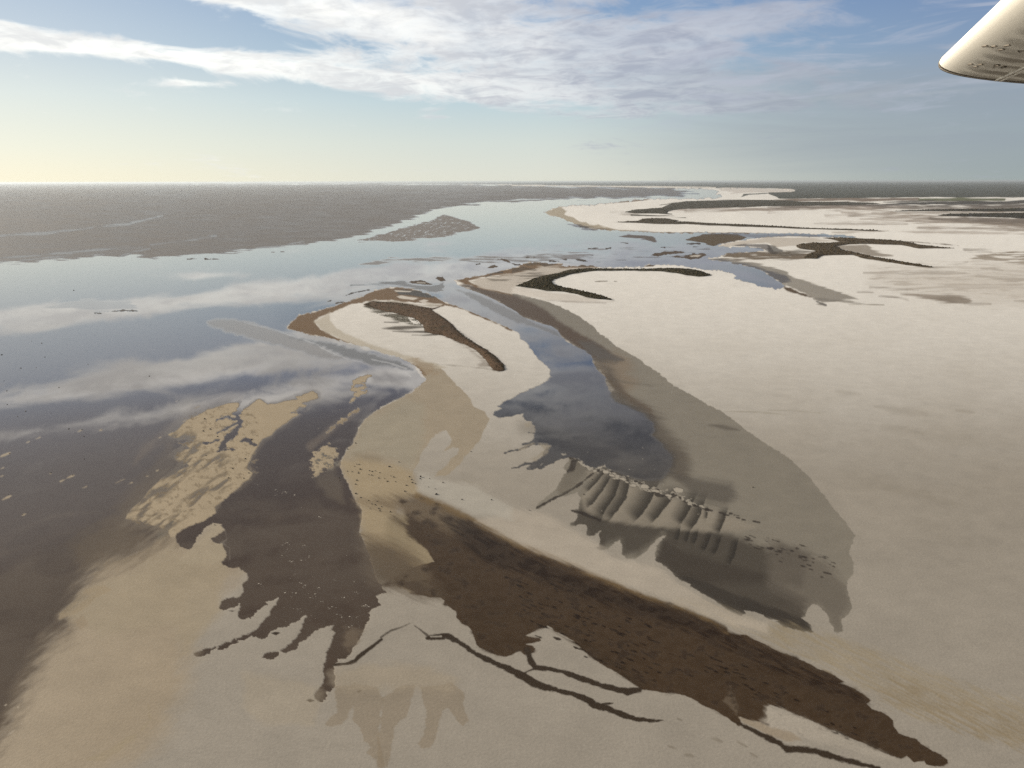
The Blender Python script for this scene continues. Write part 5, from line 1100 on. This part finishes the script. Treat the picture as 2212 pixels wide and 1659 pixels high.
# colour of cloud: warm white at left, greyer lilac to the right, thicker = greyer
shade = g.ss(0.38, 0.62, g.m('ADD', g.m('MULTIPLY', nB, 0.5), g.m('MULTIPLY', nD, 0.5)))
lit = g.mix(g.ss(-16, 18, az), disp(255, 253, 245, 1.3), disp(204, 206, 214))
lit = g.mix(g.m('MULTIPLY', g.ss(11.5, 13.0, el), g.ss(8, -8, az)), lit, disp(255, 251, 243, 2.2))
shd = g.mix(g.ss(-18, 12, az), disp(236, 237, 236), disp(170, 175, 190))
ccol = g.mix(shade, lit, shd)
ccol = g.mix(g.ss(15, 21, el), ccol, g.mix(nB, disp(165, 162, 158), disp(205, 200, 192)))
skyc = g.mix(g.m('MULTIPLY', dens, 0.93), skyc, ccol)
# grey-blue veil, low on the right, streaked
veil = g.m('MULTIPLY', g.m('MULTIPLY', g.ss(1, 22, az), g.ss(8.0, 5.5, el)), g.ss(-1.0, 2.5, el))
veil = g.m('MULTIPLY', veil, g.lin(0.3, 0.7, nC, 0.35, 1.0))
skyc = g.mix(g.m('MULTIPLY', veil, 0.75), skyc, disp(152, 162, 172))
wisp = g.m('MULTIPLY', g.m('MULTIPLY', g.ss(0.56, 0.72, nC), g.ss(-2, 12, az)), g.m('MULTIPLY', g.ss(7.5, 4.5, el), g.ss(0.8, 2.5, el)))
skyc = g.mix(g.m('MULTIPLY', wisp, 0.35), skyc, disp(190, 198, 202))
nW = g.noise(g.xyz(g.m('ADD', g.m('MULTIPLY', az, 0.13), g.m('MULTIPLY', el, 0.22)), g.m('SUBTRACT', g.m('MULTIPLY', el, 0.85), g.m('MULTIPLY', az, 0.07)), 11.0), 1.0, 8, 0.62, 0.9)
thin = g.m('MULTIPLY', g.m('MULTIPLY', g.ss(0.47, 0.70, nW), g.ss(2, 13, az)), g.m('MULTIPLY', g.ss(13.5, 10.0, el), g.ss(2.0, 5.0, el)))
skyc = g.mix(g.m('MULTIPLY', thin, 0.55), skyc, disp(184, 190, 205))
g.put(bg.inputs['Color'], skyc); bg.inputs['Strength'].default_value = SK

# ------------------------------------------------------------------ camera and render settings
cam = bpy.data.cameras.new('camera'); cam.sensor_width = 36; cam.sensor_fit = 'HORIZONTAL'; cam.lens = 36 * F / 2212
cam.clip_start = 0.05; cam.clip_end = 1000000
cobj = bpy.data.objects.new('camera', cam); COL.objects.link(cobj)
rx = Vector(RT); uy = Vector(UP); bz = -Vector(FW)
M = Matrix((rx, uy, bz)).transposed().to_4x4()
cobj.matrix_world = Matrix.Translation(CAM) @ M @ Matrix.Rotation(-ROLL, 4, 'Z')
SC.camera = cobj
vsn = SC.view_settings
vsn.view_transform = 'Standard'; vsn.look = 'None'; vsn.exposure = EXPO; vsn.gamma = 1.0; vsn.use_curve_mapping = False
cy = SC.cycles
cy.max_bounces = 6; cy.volume_bounces = 0; cy.volume_max_steps = 64; cy.volume_step_rate = 4.0
try:
    cy.use_denoising = False
except Exception: pass
print('grid', NA, NB, 'wing', proj(P0), Cd)
